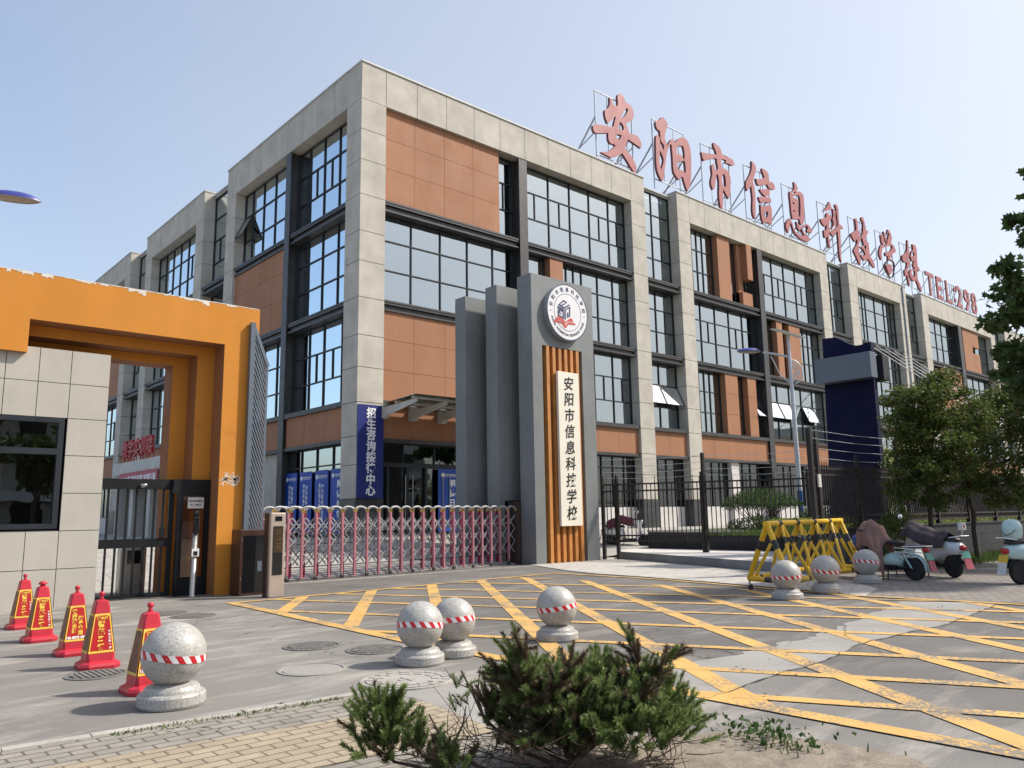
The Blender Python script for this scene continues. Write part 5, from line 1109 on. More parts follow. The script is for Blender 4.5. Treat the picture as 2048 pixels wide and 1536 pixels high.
# ------------------------------------------------------------------ front fence on the kerb
def lance(mb, p, h=.14, m=0):
    x, y, z = p; r_ = .016
    mb.lathe([(.006, 0), (.006, h*.45), (r_, h*.6), (.004, h), (0, h*1.05)], p, 6, m)
ff = thing('iron_fence', 'open black iron fence with lance tips standing on the kerb step', 'fence', (21.3, 15.0, .25))
FP = [Vector((19.95, 17.98, .10)), Vector((21.3, 15.0, .25)), Vector((22.6, 12.1, .25))]
TOPZ = 2.37; RAILZ = [.60, .78, 2.22, 2.44]
m = MB()
for i in range(2):
    a, b = FP[i], FP[i+1]
    for z in RAILZ: m.bar((a.x, a.y, z), (b.x, b.y, z), .045, .05)
m.build('rail', MT['rust_iron'], ff)
for i in range(2):
    a, b = FP[i], FP[i+1]; n = int((b-a).length/.135)
    m = MB(); tips = MB()
    for k in range(1, n):
        p = a.lerp(b, k/n); m.bar((p.x, p.y, .58), (p.x, p.y, 2.46), .024)
        if k % 3 == 1: m.bar((p.x, p.y, 2.46), (p.x, p.y, 2.56), .02); lance(tips, (p.x, p.y, 2.52), .17)
    m.build('bars', MT['rust_iron'], ff); tips.build('lance_tips', MT['rust_iron'], ff)
for p, h in ((FP[0], 2.62), (FP[0]+Vector((.22, -.42, .03)), 2.62), (FP[1], 2.62), (FP[1]+Vector((.03, -.07, 0)), 3.36), (FP[2], 2.6)):
    m = MB(); m.cbox(p.x-.05, p.x+.05, p.y-.05, p.y+.05, p.z-.2, h, .008); m.lathe([(.045, 0), (.05, .02), (.028, .05), (.05, .085), (.052, .11), (.03, .145), (0, .155)], (p.x, p.y, h), 12) if h < 3 else None
    m.build('post', MT['rust_iron'], ff)
m = MB()
for z in (2.66, 2.86, 3.07, 3.28):
    for a, b in ((FP[0], FP[1]), (FP[1], FP[2])):
        pts = [a.lerp(b, k/8) for k in range(9)]; m.tube([(p.x, p.y, z-.05*math.sin(math.pi*k/8)) for k, p in enumerate(pts)], .006, 4)
m.build('wire', MT['galv'], ff)
# tiled low wall of the planting bed, facing the forecourt step
pw = thing('planter_wall', 'dark low planter wall with pale coping behind the open iron fence', 'low wall', (23.2, 15, .2))
m = MB(); c_ = MB(); PW = [(23.1, 18.6), (23.0, 14.5), (23.1, 13.2), (20.4, 11.3), (17.9, 9.55)]
for a, b in zip(PW[:-1], PW[1:]):
    a = Vector(a); b = Vector(b); d = (b-a).normalized(); n = Vector((-d.y, d.x)); n = n if n.x < 0 else -n
    q = [a, b, b+n*.12, a+n*.12]; m.prism([tuple(v) for v in q], .1, .82); q = [a-n*.03, b-n*.03, b+n*.16, a+n*.16]; c_.prism([tuple(v) for v in q], .82, .89)
m.build('wall', MT['dark_tile'], pw); c_.build('coping', MT['coping'], pw)
# ------------------------------------------------------------------ street wall with close barred fence
sw_ = thing('street_wall', 'low dark grey tiled wall along the brick pavement on the right', 'low wall', (25, 9.4, 0))
m = MB(); X0 = 17.85
for i in range(24):
    x = X0+1.2*i
    for j, (z0, z1) in enumerate(((0, .34), (.34, .68), (.68, 1.0))):
        o_ = .6 if j == 1 else 0; m.box(x+o_+.004, x+o_+1.196, 9.30, 9.52, z0+.003, z1-.003)
m.box(X0+.02, X0+29, 9.312, 9.5, 0, .99, 1); m.build('wall', [MT['dark_tile'], MT['joint']], sw_)
m = MB(); m.cbox(X0-.03, X0+29.4, 9.26, 9.56, 1.0, 1.05, .01); m.build('coping', MT['dark_tile'], sw_)
bf = thing('barred_fence', 'close barred dark iron fence with thin spikes on top of street wall', 'fence', (25, 9.4, 1.05))
m = MB()
for z, w in ((1.19, .05), (1.34, .05), (2.32, .05), (2.47, .05)): m.box(X0, X0+29, 9.38, 9.43, z-w/2, z+w/2)
m.build('rail', MT['rust_iron'], bf)
m = MB(); tp_ = MB(); k = 0; x = X0+.1
while x < X0+22:
    m.box(x-.015, x+.015, 9.39, 9.42, 1.18, 2.56); tp_.lathe([(.007, 0), (.014, .05), (0, .12)], (x, 9.405, 2.55), 5); x += .118; k += 1
m.build('bars', MT['rust_iron'], bf); tp_.build('spikes', MT['rust_iron'], bf)
for i, x in enumerate((17.78, 18.05, 20.1, 22.55, 25.0, 27.4, 29.8, 32.2, 34.6, 37.0, 39.4, 41.8)):
    m = MB(); h = 3.42 if i in (0, 3, 4) else (3.05 if i == 1 else 2.72)
    m.cbox(x-.055, x+.055, 9.35, 9.46, .0 if i == 0 else 1.0, h, .008)
    if h < 3.2: m.lathe([(.05, 0), (.055, .02), (.03, .05), (.055, .09), (.03, .14), (0, .15)], (x, 9.405, h), 10)
    m.build('post', MT['rust_iron'], bf)
m = MB(); m.box(17.90, 18.02, 9.30, 9.34, 2.02, 2.32); m.build('notice', MT['paper'], bf)
m = MB()
for z in (2.72, 2.95, 3.18, 3.38): m.tube([(17.8, 9.4, z), (20.1, 9.4, z-.03), (22.5, 9.4, z), (25, 9.4, z-.03), (27.5, 9.4, z-.05)], .006, 4)
m.build('wire', MT['galv'], bf)
# ------------------------------------------------------------------ navy totem sign
tm = thing('totem_sign', 'tall navy blue totem with wavy top and blank blue grey board', 'totem', (23.6, 11.0, .86))
m = MB(); prof = [(11.66, .86), (10.06, .86), (10.02, 6.33)]+[(10.02+1.46*k/12, z) for k, z in enumerate((6.34, 6.33, 6.30, 6.29, 6.31, 6.37, 6.45, 6.54, 6.61, 6.65, 6.67, 6.68, 6.68)) if k > 0]
m.ext(prof, lambda u, v, d: (23.0+d, u+.0, v), 0, .22); m.build('body', MT['totem_blue'], tm)
m = MB(); m.cbox(22.5, 22.9, 9.86, 11.56, 5.22, 5.97, .015); m.build('front_board', MT['totem_grey'], tm)
m = MB(); m.cbox(23.32, 23.72, 9.86, 11.56, 5.22, 5.97, .015); m.build('rear_board', MT['dark_tile'], tm)
m = MB(); [m.box(a, b, y, y+.2, 5.4, 5.8) for a, b in ((22.9, 23.0), (23.22, 23.32)) for y in (10.2, 11.0)]; m.build('bracket', MT['black_metal'], tm)
# ------------------------------------------------------------------ solar street lamp behind the fence
def street_lamp(x, y, z0, ztop, ang, label, r0=.10, solar=True):
    t = thing('street_lamp', label, 'street lamp', (x, y, z0)); c = Vector((x, y, 0)); f = Vector((math.cos(ang), math.sin(ang), 0)); up_ = Vector((0, 0, 1))
    m = MB(); m.tube([c+up_*z0, c+up_*(z0+1.4)], r0*1.02, 14); m.build('pole_base', MT['pole_blue'], t)
    m = MB(); m.tube([c+up_*(z0+1.4), c+up_*ztop], [r0, r0*.55], 14); m.lathe([(r0*2, 0), (r0*2, .04), (r0*1.1, .06)], (x, y, z0), 12); m.build('pole', MT['lamp_grey'], t)
    za = ztop-.85
    m = MB(); m.tube([c+up_*za, c+f*.5+up_*(za+.12), c+f*1.05+up_*(za+.20)], .045, 8)
    m.tube([c+up_*(za-1.1), c+f*.42+up_*(za-.72), c+f*.75+up_*(za+.05)], .025, 8)
    for rr in (.62, .45, .3):
        m.tube([c-f*(.02)+up_*(za-.12)]+[c-f*(rr*.75*math.sin(a))+up_*(za-.60+ .5*rr/.62*math.cos(a)) for a in [RAD(20+20*i) for i in range(8)]], .028, 8)
    for q in (-.25, -.5, -.75): m.tube([c+up_*(za+q), c-f*.33+up_*(za+q+.12)], .015, 6)
    m.build('arm', MT['lamp_grey'], t)
    # head: flattened pointed shell
    hc = c+f*1.62+up_*(za+.24); L, Wd = .78, .17; s_ = Vector((-f.y, f.x, 0)); m = MB(); lb = MB(); n = 12; R2 = 10
    for mb, sg_, hh in ((m, 1, .15), (lb, -1, .075)):
        vs = []; fs = []
        for i in range(n+1):
            u = -1+2*i/n; w = max(.02, (1-abs(u)**2.4))**.75 if u > 0 else max(.08, (1-abs(u)**3.2)); 
            for k in range(R2+1):
                a = math.pi*k/R2; vs.append(hc+f*u*L*.62+s_*(math.cos(a)*Wd*w)+up_*(sg_*math.sin(a)*hh*w))
        for i in range(n):
            for k in range(R2): fs.append((i*(R2+1)+k, i*(R2+1)+k+1, (i+1)*(R2+1)+k+1, (i+1)*(R2+1)+k))
        mb.add(vs, fs, 0, True)
    m.build('lamp_head', MT['lamp_blue'], t); lb.build('lens', MT['lens'], t)
    if solar:
        m = MB(); tilt = Vector((0, 0, 1)); p = c+up_*(ztop+.10); a1 = f*.55+up_*.18; a2 = s_*.42-up_*.10
        q = [p-a1-a2, p+a1-a2, p+a1+a2, p-a1+a2]; nn_ = a1.cross(a2).normalized()*.035
        m.add(q+[v+nn_ for v in q], [(3,2,1,0),(4,5,6,7),(0,1,5,4),(1,2,6,5),(2,3,7,6),(3,0,4,7)]); o = m.build('solar_panel', [MT['white_steel'], MT['solar']], t)
        for pp in o.data.polygons:
            if pp.normal.z > .8: pp.material_index = 1
        m = MB(); m.tube([c+up_*ztop, p], .05, 8); m.build('panel_bracket', MT['lamp_grey'], t)
    return t
street_lamp(28.75, 15.75, .86, 8.35, 2.45, 'solar street lamp on pale pole with blue base behind the fence')
street_lamp(1.05, 18.4, .0, 8.55, -.28, 'street lamp whose blue pointed head shows at the left edge', solar=False)

# ------------------------------------------------------------------ scooters
def wheel(t, x, r_, w=.09, spokes=5):
    m = MB(); R2 = r_; n = 28
    m.lathe([(R2-.055, -w*.45), (R2-.02, -w*.5), (R2, -w*.25), (R2+.004, 0), (R2, w*.25), (R2-.02, w*.5), (R2-.055, w*.45)], (0, 0, 0), n)
    m.v = [(x+a, c, R2+b) for a, b, c in m.v]; wo = m.build('tyre', MT['rubber'], t)
    m = MB(); m.lathe([(R2-.06, -w*.3), (R2-.05, -w*.42), (R2-.05, w*.42), (R2-.06, w*.3)], (0, 0, 0), n); m.lathe([(1e-4, -w*.4), (.05, -w*.4), (.05, w*.4), (1e-4, w*.4)], (0, 0, 0), 12)
    m.v = [(x+a, c, R2+b) for a, b, c in m.v]
    for k in range(spokes):
        a = 2*math.pi*k/spokes; m.bar((x+.03*math.cos(a), 0, R2+.03*math.sin(a)), (x+(R2-.055)*math.cos(a), 0, R2+(R2-.055)*math.sin(a)), .022, .03)
    m.build('rim', MT['galv'], wo)
def shell(sections, n=10):
    """closed loft: sections = (x, half width, z bottom, z top)"""
    vs = []; fs = []
    for x, w, z0, z1 in sections:
        for k in range(n):
            a = 2*math.pi*k/n; ca, sa = math.cos(a), math.sin(a)
            vs.append((x, math.copysign(abs(ca)**.7, ca)*w, (z0+z1)/2+math.copysign(abs(sa)**.8, sa)*(z1-z0)/2))
    for i in range(len(sections)-1):
        for k in range(n): fs.append((i*n+k, i*n+(k+1) % n, (i+1)*n+(k+1) % n, (i+1)*n+k))
    fs.append(tuple(range(n-1, -1, -1))); fs.append(tuple((len(sections)-1)*n+k for k in range(n))); return vs, fs
def arc_fender(x, r_, a0, a1, w, mat_, t, name='fender'):
    m = MB(); n = 12; th = .012; vs = []; fs = []
    for i in range(n+1):
        a = a0+(a1-a0)*i/n
        for rr, yy in ((r_, -w), (r_+.035, -w*.6), (r_+.045, 0), (r_+.035, w*.6), (r_, w)): vs.append((x+rr*math.cos(a), yy, .23+rr*math.sin(a)))
    for i in range(n):
        for k in range(4): fs.append((i*5+k, i*5+k+1, (i+1)*5+k+1, (i+1)*5+k))
    m.add(vs, fs, 0, True); o = m.build(name, MT[mat_], t); md = o.modifiers.new('thick', 'SOLIDIFY'); md.thickness = th; return o
def scooter(label, col_, loc, head, group, style='scooter', cover=None, plate='plate_green', rack=True, mirrors=True):
    t = thing('electric_scooter', label, 'scooter', (0, 0, 0), group, local=True)
    for x in (-.62, .62): wheel(t, x, .235)
    m = MB(); m.box(-.30, .34, -.14, .14, .20, .30); m.tube([(-.62, .10, .235), (-.2, .10, .26)], .025, 6); m.tube([(-.62, -.10, .235), (-.2, -.10, .26)], .025, 6); m.tube([(.62, 0, .235), (.47, 0, .62), (.40, 0, .98)], .03, 8); m.tube([(.62, .07, .235), (.56, .07, .5)], .018, 6); m.tube([(.62, -.07, .235), (.56, -.07, .5)], .018, 6)
    m.tube([(-.1, .13, .24), (-.14, .22, .02)], .014, 6); m.build('frame', MT['black_metal'], t)
    if style == 'scooter':
        m = MB(); m.add(*shell([(-.92, .05, .56, .64), (-.85, .13, .48, .74), (-.6, .17, .46, .80), (-.3, .165, .34, .77), (-.12, .14, .30, .68), (-.06, .10, .3, .5)]), 0, True); m.build('rear_body', MT[col_], t)
        m = MB(); m.add([( .30, -.17, .30), (.30, .17, .30), (.44, .19, .62), (.38, .15, .98), (.38, -.15, .98), (.44, -.19, .62), (.36, -.17, .30), (.36, .17, .30), (.56, .13, .60), (.48, .09, 1.0), (.48, -.09, 1.0), (.56, -.13, .60)],
                        [(0,1,2,5),(5,2,3,4),(6,11,8,7),(11,10,9,8),(0,5,11,6),(5,4,10,11),(1,7,8,2),(2,8,9,3),(4,3,9,10),(0,6,7,1)], 0, False); m.build('front_shield', MT[col_], t)
        m = MB(); m.add(*shell([(-.85, .08, .76, .80), (-.75, .14, .75, .86), (-.4, .15, .75, .86), (-.15, .13, .72, .83), (-.08, .08, .72, .78)]), 0, True); m.build('seat', MT['seat'], t)
        m = MB(); m.box(-.16, .36, -.15, .15, .30, .335); m.build('foot_board', MT['seat'], t)
        arc_fender(-.62, .27, RAD(35), RAD(165), .075, 'black_metal', t)
    else:
        m = MB(); m.tube([(-.55, 0, .58), (-.1, 0, .52), (.0, 0, .34), (.3, 0, .34), (.42, 0, .8)], .035, 8); m.tube([(-.62, .09, .235), (-.42, .08, .58)], .02, 6); m.tube([(-.62, -.09, .235), (-.42, -.08, .58)], .02, 6); m.build('tube_frame', MT[col_], t)
        m = MB(); m.add(*shell([(-.42, .05, .72, .78), (-.35, .12, .71, .82), (-.15, .11, .71, .81), (-.02, .04, .72, .78)]), 0, True); m.build('seat', MT['seat'], t)
        m = MB(); m.add(*shell([(-.95, .08, .66, .70), (-.85, .11, .655, .72), (-.55, .10, .655, .715), (-.46, .05, .66, .70)]), 0, True); m.build('rear_seat', MT['seat'], t)
        m = MB(); m.add(*shell([(-.36, .06, .30, .44), (-.28, .13, .24, .52), (-.05, .14, .22, .53), (.06, .10, .26, .46), (.1, .05, .3, .4)]), 0, True); m.build('motor_cover', MT[col_], t)
        arc_fender(-.62, .27, RAD(5), RAD(190), .065, col_, t)
        m = MB(); m.add(*shell([(.50, .11, .62, .90), (.72, .13, .64, .92), (.76, .11, .66, .90)]), 0, False); m.build('front_basket', MT['pole_blue'], t)
    arc_fender(.62, .27, RAD(20), RAD(170), .07, col_, t)
    m = MB(); m.tube([(.36, -.33, 1.03), (.42, -.12, 1.0), (.42, .12, 1.0), (.36, .33, 1.03)], .016, 8); m.build('handlebar', MT['black_metal'], t)
    m = MB()
    for s in (-1, 1): m.tube([(.37, s*.33, 1.03), (.32, s*.44, 1.02)], .024, 8)
    m.build('grip', MT['rubber'], t)
    m = MB(); m.lathe([(1e-4, 0), (.07, .005), (.085, .03), (.07, .08), (1e-4, .10)], (0, 0, 0), 16); m.v = [(.52-c+.08, a, .93+b) for a, b, c in m.v]; m.build('headlight', MT['chrome'], t)
    if mirrors:
        for s in ((-1, 1) if mirrors is True else (mirrors,)):
            m = MB(); m.tube([(.40, s*.24, 1.02), (.40, s*.32, 1.18), (.38, s*.36, 1.25)], .008, 6); mo = m.build('mirror_arm', MT['black_metal'], t)
            m = MB(); m.lathe([(1e-4, -.012), (.06, -.012), (.066, 0), (.06, .012), (1e-4, .012)], (0, 0, 0), 16); m.v = [(.36+c, s*.37+a, 1.29+b) for a, b, c in m.v]; m.build('mirror', MT['chrome'], mo)
    if rack:
        m = MB()
        for s in (-.11, .11): m.tube([(-.45, s, .80 if style == 'scooter' else .68), (-.98, s, .88 if style == 'scooter' else .70), (-.98, -s*.2, .88 if style == 'scooter' else .70)], .013, 6)
        m.tube([(-.98, -.11, .88 if style == 'scooter' else .70), (-.98, .11, .88 if style == 'scooter' else .70)], .013, 6)
        if style != 'scooter':
            for z in (.50, .58, .66): m.tube([(-.30, .15, z), (-.72, .15, z-.03)], .010, 6); m.tube([(-.30, -.15, z), (-.72, -.15, z-.03)], .010, 6)
        m.build('rear_rack', MT['chrome'], t)
    m = MB(); m.add(*shell([(-.97, .05, .60, .66), (-.93, .09, .57, .69), (-.90, .09, .57, .69)]), 0, True); m.build('tail_light', MT['lens_red'], t)
    m = MB(); m.add([(-.95, -.11, .56), (-.95, .11, .56), (-1.0, .11, .42), (-1.0, -.11, .42)], [(0,1,2,3)]); m.add([(-.945, -.11, .56), (-.945, .11, .56), (-.995, .11, .42), (-.995, -.11, .42)], [(3,2,1,0)]); m.build('number_plate', MT[plate], t)
    m = MB(); m.add([(-1.0, -.10, .41), (-1.0, .10, .41), (-1.06, .10, .20), (-1.06, -.10, .20)], [(0,1,2,3)]); m.add([(-.99, -.10, .41), (-.99, .10, .41), (-1.05, .10, .20), (-1.05, -.10, .20)], [(3,2,1,0)]); m.build('mud_flap', MT['plate_white' if plate == 'plate_yellow' else 'pink_banner'], t)
    t.location = loc; t.rotation_euler = (0, 0, head); return t
def cloth(name, label, cat, loc, head, fn, mat_, nx=26, ny=14, th=.02):
    """draped sheet: fn(u,v) -> point in the scooter's own frame"""
    m = MB(); vs = [fn(i/nx, j/ny) for i in range(nx+1) for j in range(ny+1)]
    m.add(vs, [(i*(ny+1)+j, i*(ny+1)+j+1, (i+1)*(ny+1)+j+1, (i+1)*(ny+1)+j) for i in range(nx) for j in range(ny)], 0, True)
    zmin = min(v[2] for v in vs); o = m.build(name, MT[mat_], None, fixn=False); md = o.modifiers.new('thick', 'SOLIDIFY'); md.thickness = th
    o.location = loc; o.rotation_euler = (0, 0, head); tag(o, label, cat); return o
H1 = RAD(72)
scooter('small mint green electric bike with chrome rack, parked by the street wall', 'mint', (17.55, 7.72, .012), RAD(78), 'scooters parked along the street wall', 'bike', mirrors=0)
def coat_fn(u, v):
    a = (u-.5)*2; s = (v-.5)*2                              # u along the bike, v across
    x = .26+.30*a+.05*math.sin(5*s); w = .30+.10*(1-abs(a)); y = s*w
    z = 1.20-.10*a*a-.50*abs(s)**1.7*(1+.5*max(0, -a))-.34*max(0, -a)**1.4+.028*math.sin(11*a+4*s)+.02*math.sin(9*s+3*a)
    return (x, y, z)
cloth('draped_coat', 'dusty brown riding coat draped over the handlebar of mint bike', 'coat', (17.55, 7.72, .012), RAD(78), coat_fn, 'coat')
scooter('white electric scooter with quilted cover, parked beside the mint bike', 'white_gloss', (18.85, 7.35, .012), RAD(66), 'scooters parked along the street wall', rack=True, mirrors=1)
def quilt_fn(u, v):
    a = u; s = (v-.5)*2; x = -.62+1.12*a; w = .26+.06*math.sin(3*a)+.12*max(0, a-.6); y = s*w
    z = .92+.06*math.sin(4*a)+.62*max(0, a-.42)**1.05-.30*abs(s)**1.8-.5*max(0, a-.85)+.02*math.sin(16*a+2*s)+.018*math.sin(12*s)
    return (x, y, z)
cloth('quilted_cover', 'dark purple quilted wind cover lying over the white scooter', 'cover', (18.85, 7.35, .012), RAD(66), quilt_fn, 'quilt')
bx = MB(); bx.cbox(-.13, .13, -.04, .04, -.08, .08, .012)
t = thing('sign_box', 'small white plastic card with a red mark on scooter rack', 'card', (18.50, 6.50, 1.00)); bx.v = [(x+18.50, y+6.50, z+1.09) for x, y, z in bx.v]; bx.build('card', MT['plate_white'], t)
m = MB(); m.ext([(18.50+.045*math.cos(k*math.pi/6), 1.09+.045*math.sin(k*math.pi/6)) for k in range(12)], lambda u, v, d: (u, 6.455+d, v), 0, .004); m.build('red_mark', MT['lens_red'], t)
m = MB(); m.bar((18.50, 6.51, .86), (18.50, 6.51, 1.02), .025); m.build('stem', MT['galv'], t)
scooter('mint scooter with yellow number plate cut by the right edge', 'mint', (18.15, 4.95, .012), RAD(-28), 'scooters parked along the street wall', plate='plate_yellow')
hm = MB(); hm.lathe([(1e-4, .30), (.07, .293), (.12, .26), (.148, .20), (.155, .13), (.148, .06), (.135, .0), (.12, -.03)], (0, 0, 0), 24)
hs = MB(); R0 = .158
for k in range(14):
    a0 = math.pi*.62+k*.13; a1 = a0+.13; zz = lambda a: .12-.09*math.sin((a-math.pi*.62)/1.82*math.pi)
    hs.add([(R0*math.cos(a0), R0*math.sin(a0), zz(a0)), (R0*math.cos(a1), R0*math.sin(a1), zz(a1)), (R0*math.cos(a1), R0*math.sin(a1), zz(a1)+.014), (R0*math.cos(a0), R0*math.sin(a0), zz(a0)+.014)], [(0,1,2,3)])
HL = Vector((17.55, 5.28, .88)); t = thing('helmet', 'pale mint riding helmet resting on the rear seat at right edge', 'helmet', HL)
for mb in (hm, hs): mb.v = [(x*1.15+HL.x, y*1.15+HL.y, z*1.15+HL.z+.02) for x, y, z in mb.v]
hm.build('shell', MT['mint'], t); hs.build('stripe', MT['black_paint'], t)
def zat(x, y): return .012
scooter('white scooter with maroon cover behind the open iron fence', 'white_gloss', (23.05, 19.62, .25), RAD(-40), None, plate='plate_white')
def mar_fn(u, v):
    a = u; s = (v-.5)*2; return (-.75+.98*a, s*.24, .93+.22*math.sin(2.6*a)-.30*abs(s)**1.8+.02*math.sin(14*a))
cloth('seat_cover', 'maroon cloth cover over the scooter behind the fence', 'cover', (23.05, 19.62, .25), RAD(-40), mar_fn, 'maroon_cloth')
# ------------------------------------------------------------------ vegetation
def leaf_mesh(centers, size, r, mat_, name, parent, shape='quad', upbias=.4):
    """one leaf-sized bent blade per centre"""
    vs = []; fs = []
    for c in centers:
        n = Vector((r.gauss(0, 1), r.gauss(0, 1), r.gauss(0, 1)+upbias)).normalized(); u = n.orthogonal().normalized(); u = (Matrix.Rotation(r.uniform(0, 6.283), 3, n) @ u); w = n.cross(u)
        s = size*r.uniform(.6, 1.3); b = len(vs); c = Vector(c)
        if shape == 'quad':
            vs += [c-u*s*.5, c+w*s*.32+n*s*.10, c+u*s*.5, c-w*s*.32+n*s*.10]; fs.append((b, b+1, b+2, b+3))
        else:                                               # lobed plane-tree leaf
            pts = [(-.5, 0), (-.28, .20), (-.30, .46), (-.02, .30), (.18, .44), (.16, .18), (.52, 0), (.16, -.18), (.18, -.44), (-.02, -.30), (-.30, -.46), (-.28, -.20)]
            vs.append(c+n*s*.06)
            for p, q in pts: vs.append(c+u*p*s+w*q*s-n*s*.10*abs(q)*2)
            for k in range(12): fs.append((b, b+1+k, b+1+(k+1) % 12))
    me = bpy.data.meshes.new(name); o0 = ORG[parent.name]; me.from_pydata([(v.x-o0.x, v.y-o0.y, v.z-o0.z) for v in vs], [], fs); me.materials.append(MT[mat_]); me.update()
    o = bpy.data.objects.new(name, me); COL.objects.link(o); o.parent = parent; ORG[o.name] = o0; return o
def blob(r, c, rad, n, hollow=.35):
    out = []
    for _ in range(n):
        d = Vector((r.gauss(0, 1), r.gauss(0, 1), r.gauss(0, 1))).normalized(); k = (hollow+(1-hollow)*r.random())**.6
        out.append((c[0]+d.x*rad[0]*k, c[1]+d.y*rad[1]*k, c[2]+d.z*rad[2]*k))
    return out
def limb(mb, p, q, r0, r1, r, bend=.12, n=5):
    p = Vector(p); q = Vector(q); L = (q-p).length; pts = [p.lerp(q, k/n)+(Vector((r.gauss(0, 1), r.gauss(0, 1), r.gauss(0, .5)))*bend*L*.25 if 0 < k < n else Vector((0, 0, 0))) for k in range(n+1)]
    mb.tube(pts, [r0+(r1-r0)*k/n for k in range(n+1)], 7); return pts
def tree(name, label, base, fork, clumps, leaf_n, size, mat_, seed, r0=.12, group=None, shape='quad', extra=None):
    r = random.Random(seed); t = thing(name, label, 'tree', base, group); tr = MB(); B = Vector(base); F = Vector(fork)
    limb(tr, B, F, r0, r0*.7, r, .08)
    tot = sum(c[1][0]*c[1][1]*c[1][2] for c in clumps); pts = []
    for c, rad in clumps:
        tip = Vector(c); limb(tr, F.lerp(B, r.uniform(0, .15)), tip, r0*.5, .012, r, .16)
        n_ = int(leaf_n*rad[0]*rad[1]*rad[2]/tot); n_sub = max(4, int(n_/70))
        for _ in range(n_sub):
            d = Vector((r.gauss(0, 1), r.gauss(0, 1), r.gauss(0, 1))).normalized()*(.35+.65*r.random()**.6)
            sc_ = Vector((c[0]+d.x*rad[0], c[1]+d.y*rad[1], c[2]+d.z*rad[2])); rr = .26*min(rad)+.10
            pts += blob(r, sc_, (rr*1.2, rr*1.2, rr*.8), max(3, int(n_/n_sub)), .05)
            if r.random() < .5: limb(tr, tip, sc_, .014, .004, r, .12, 3)
    tr.build('trunk', MT['trunk'], t); leaf_mesh(pts, size, r, mat_, 'crown', t, shape)
    if extra:
        mt2, frac = extra; k = int(len(pts)*frac); leaf_mesh([(p[0]+r.gauss(0, .1), p[1]+r.gauss(0, .1), p[2]+r.gauss(0, .1)) for p in r.sample(pts, k)], size, r, mt2, 'crown_tint', t, shape)
    return t
# big plane tree leaning into the right edge of the picture
tree('plane_tree', 'large dark plane tree whose crown fills the upper right edge', (20.6, 3.4, 0), (20.4, 3.6, 3.6),
     [((18.52, 4.31, 8.03), (0.55, 0.55, 0.60)), ((18.58, 4.58, 7.2), (0.70, 0.70, 0.55)), ((18.44, 4.81, 6.1), (0.90, 0.90, 0.65)), ((18.49, 4.97, 5.18), (0.90, 0.90, 0.65)), ((18.74, 4.96, 4.26), (0.75, 0.75, 0.55)), ((19.86, 4.47, 5.62), (1.30, 1.30, 1.10)), ((19.78, 4.18, 7.2), (1.20, 1.20, 1.10)), ((19.8, 3.84, 8.68), (1.10, 1.10, 1.00)), ((20.01, 4.67, 4.14), (1.10, 1.10, 0.80)), ((21.21, 3.78, 6.38), (1.60, 1.60, 1.60))],
     7500, .21, 'leaf_plane', 5, .19, shape='plane')
for k, (x, y) in enumerate(((27.6, 3.6), (34.0, 3.2))):
    tree('plane_tree', 'plane tree along the road beyond the right edge, casting shade on the wall', (x, y, 0), (x, y, 3.4), [((x, y, 6.6), (2.2, 2.0, 1.8)), ((x-1.2, y+1, 5.6), (1.6, 1.5, 1.2)), ((x+1, y-.6, 8), (1.6, 1.5, 1.3))], 2600, .34, 'leaf_plane', 90+k, .18, 'plane trees along the road')
# street trees in the strip before the wall
tree('street_tree', 'slender leafy street tree before the barred fence, nearer the totem', (22.75, 8.75, 0), (22.7, 8.75, 2.3),
     [((21.53, 8.19, 4.2), (0.80, 0.80, 0.70)), ((22.19, 7.78, 4.6), (0.60, 0.60, 0.50)), ((21.15, 8.65, 3.63), (0.55, 0.55, 0.55)), ((21.71, 8.11, 3.22), (0.85, 0.85, 0.60)), ((22.68, 7.57, 3.62), (0.75, 0.75, 0.65)), ((21.55, 8.78, 2.68), (0.50, 0.50, 0.35)), ((22.28, 7.9, 2.52), (0.70, 0.70, 0.40)), ((21.26, 8.68, 1.95), (0.6, 0.5, 0.32)), ((22.16, 8.18, 1.75), (0.65, 0.6, 0.3)), ((21.33, 8.22, 2.45), (0.8, 0.7, 0.4))],
     21000, .088, 'leaf_small', 8, .075, 'street trees before the barred fence', extra=('leaf_red', .015))
tree('street_tree', 'slender leafy street tree before the barred fence, at the right edge', (24.6, 8.3, 0), (24.5, 8.3, 2.2),
     [((24.53, 7.46, 4.01), (0.85, 0.85, 0.75)), ((25.01, 6.95, 4.41), (0.80, 0.80, 0.70)), ((23.93, 7.69, 2.96), (0.75, 0.75, 0.60)), ((25.29, 6.98, 3.17), (0.95, 0.95, 0.80)), ((24.74, 7.41, 2.22), (0.70, 0.70, 0.40)), ((25.79, 6.38, 3.85), (0.90, 0.90, 0.90)), ((24.04, 7.83, 1.95), (0.7, 0.6, 0.35)), ((24.78, 7.24, 1.7), (0.8, 0.7, 0.4)), ((23.21, 7.95, 2.22), (0.6, 0.6, 0.35))],
     21000, .088, 'leaf_small', 9, .08, 'street trees before the barred fence', extra=('leaf_red', .015))
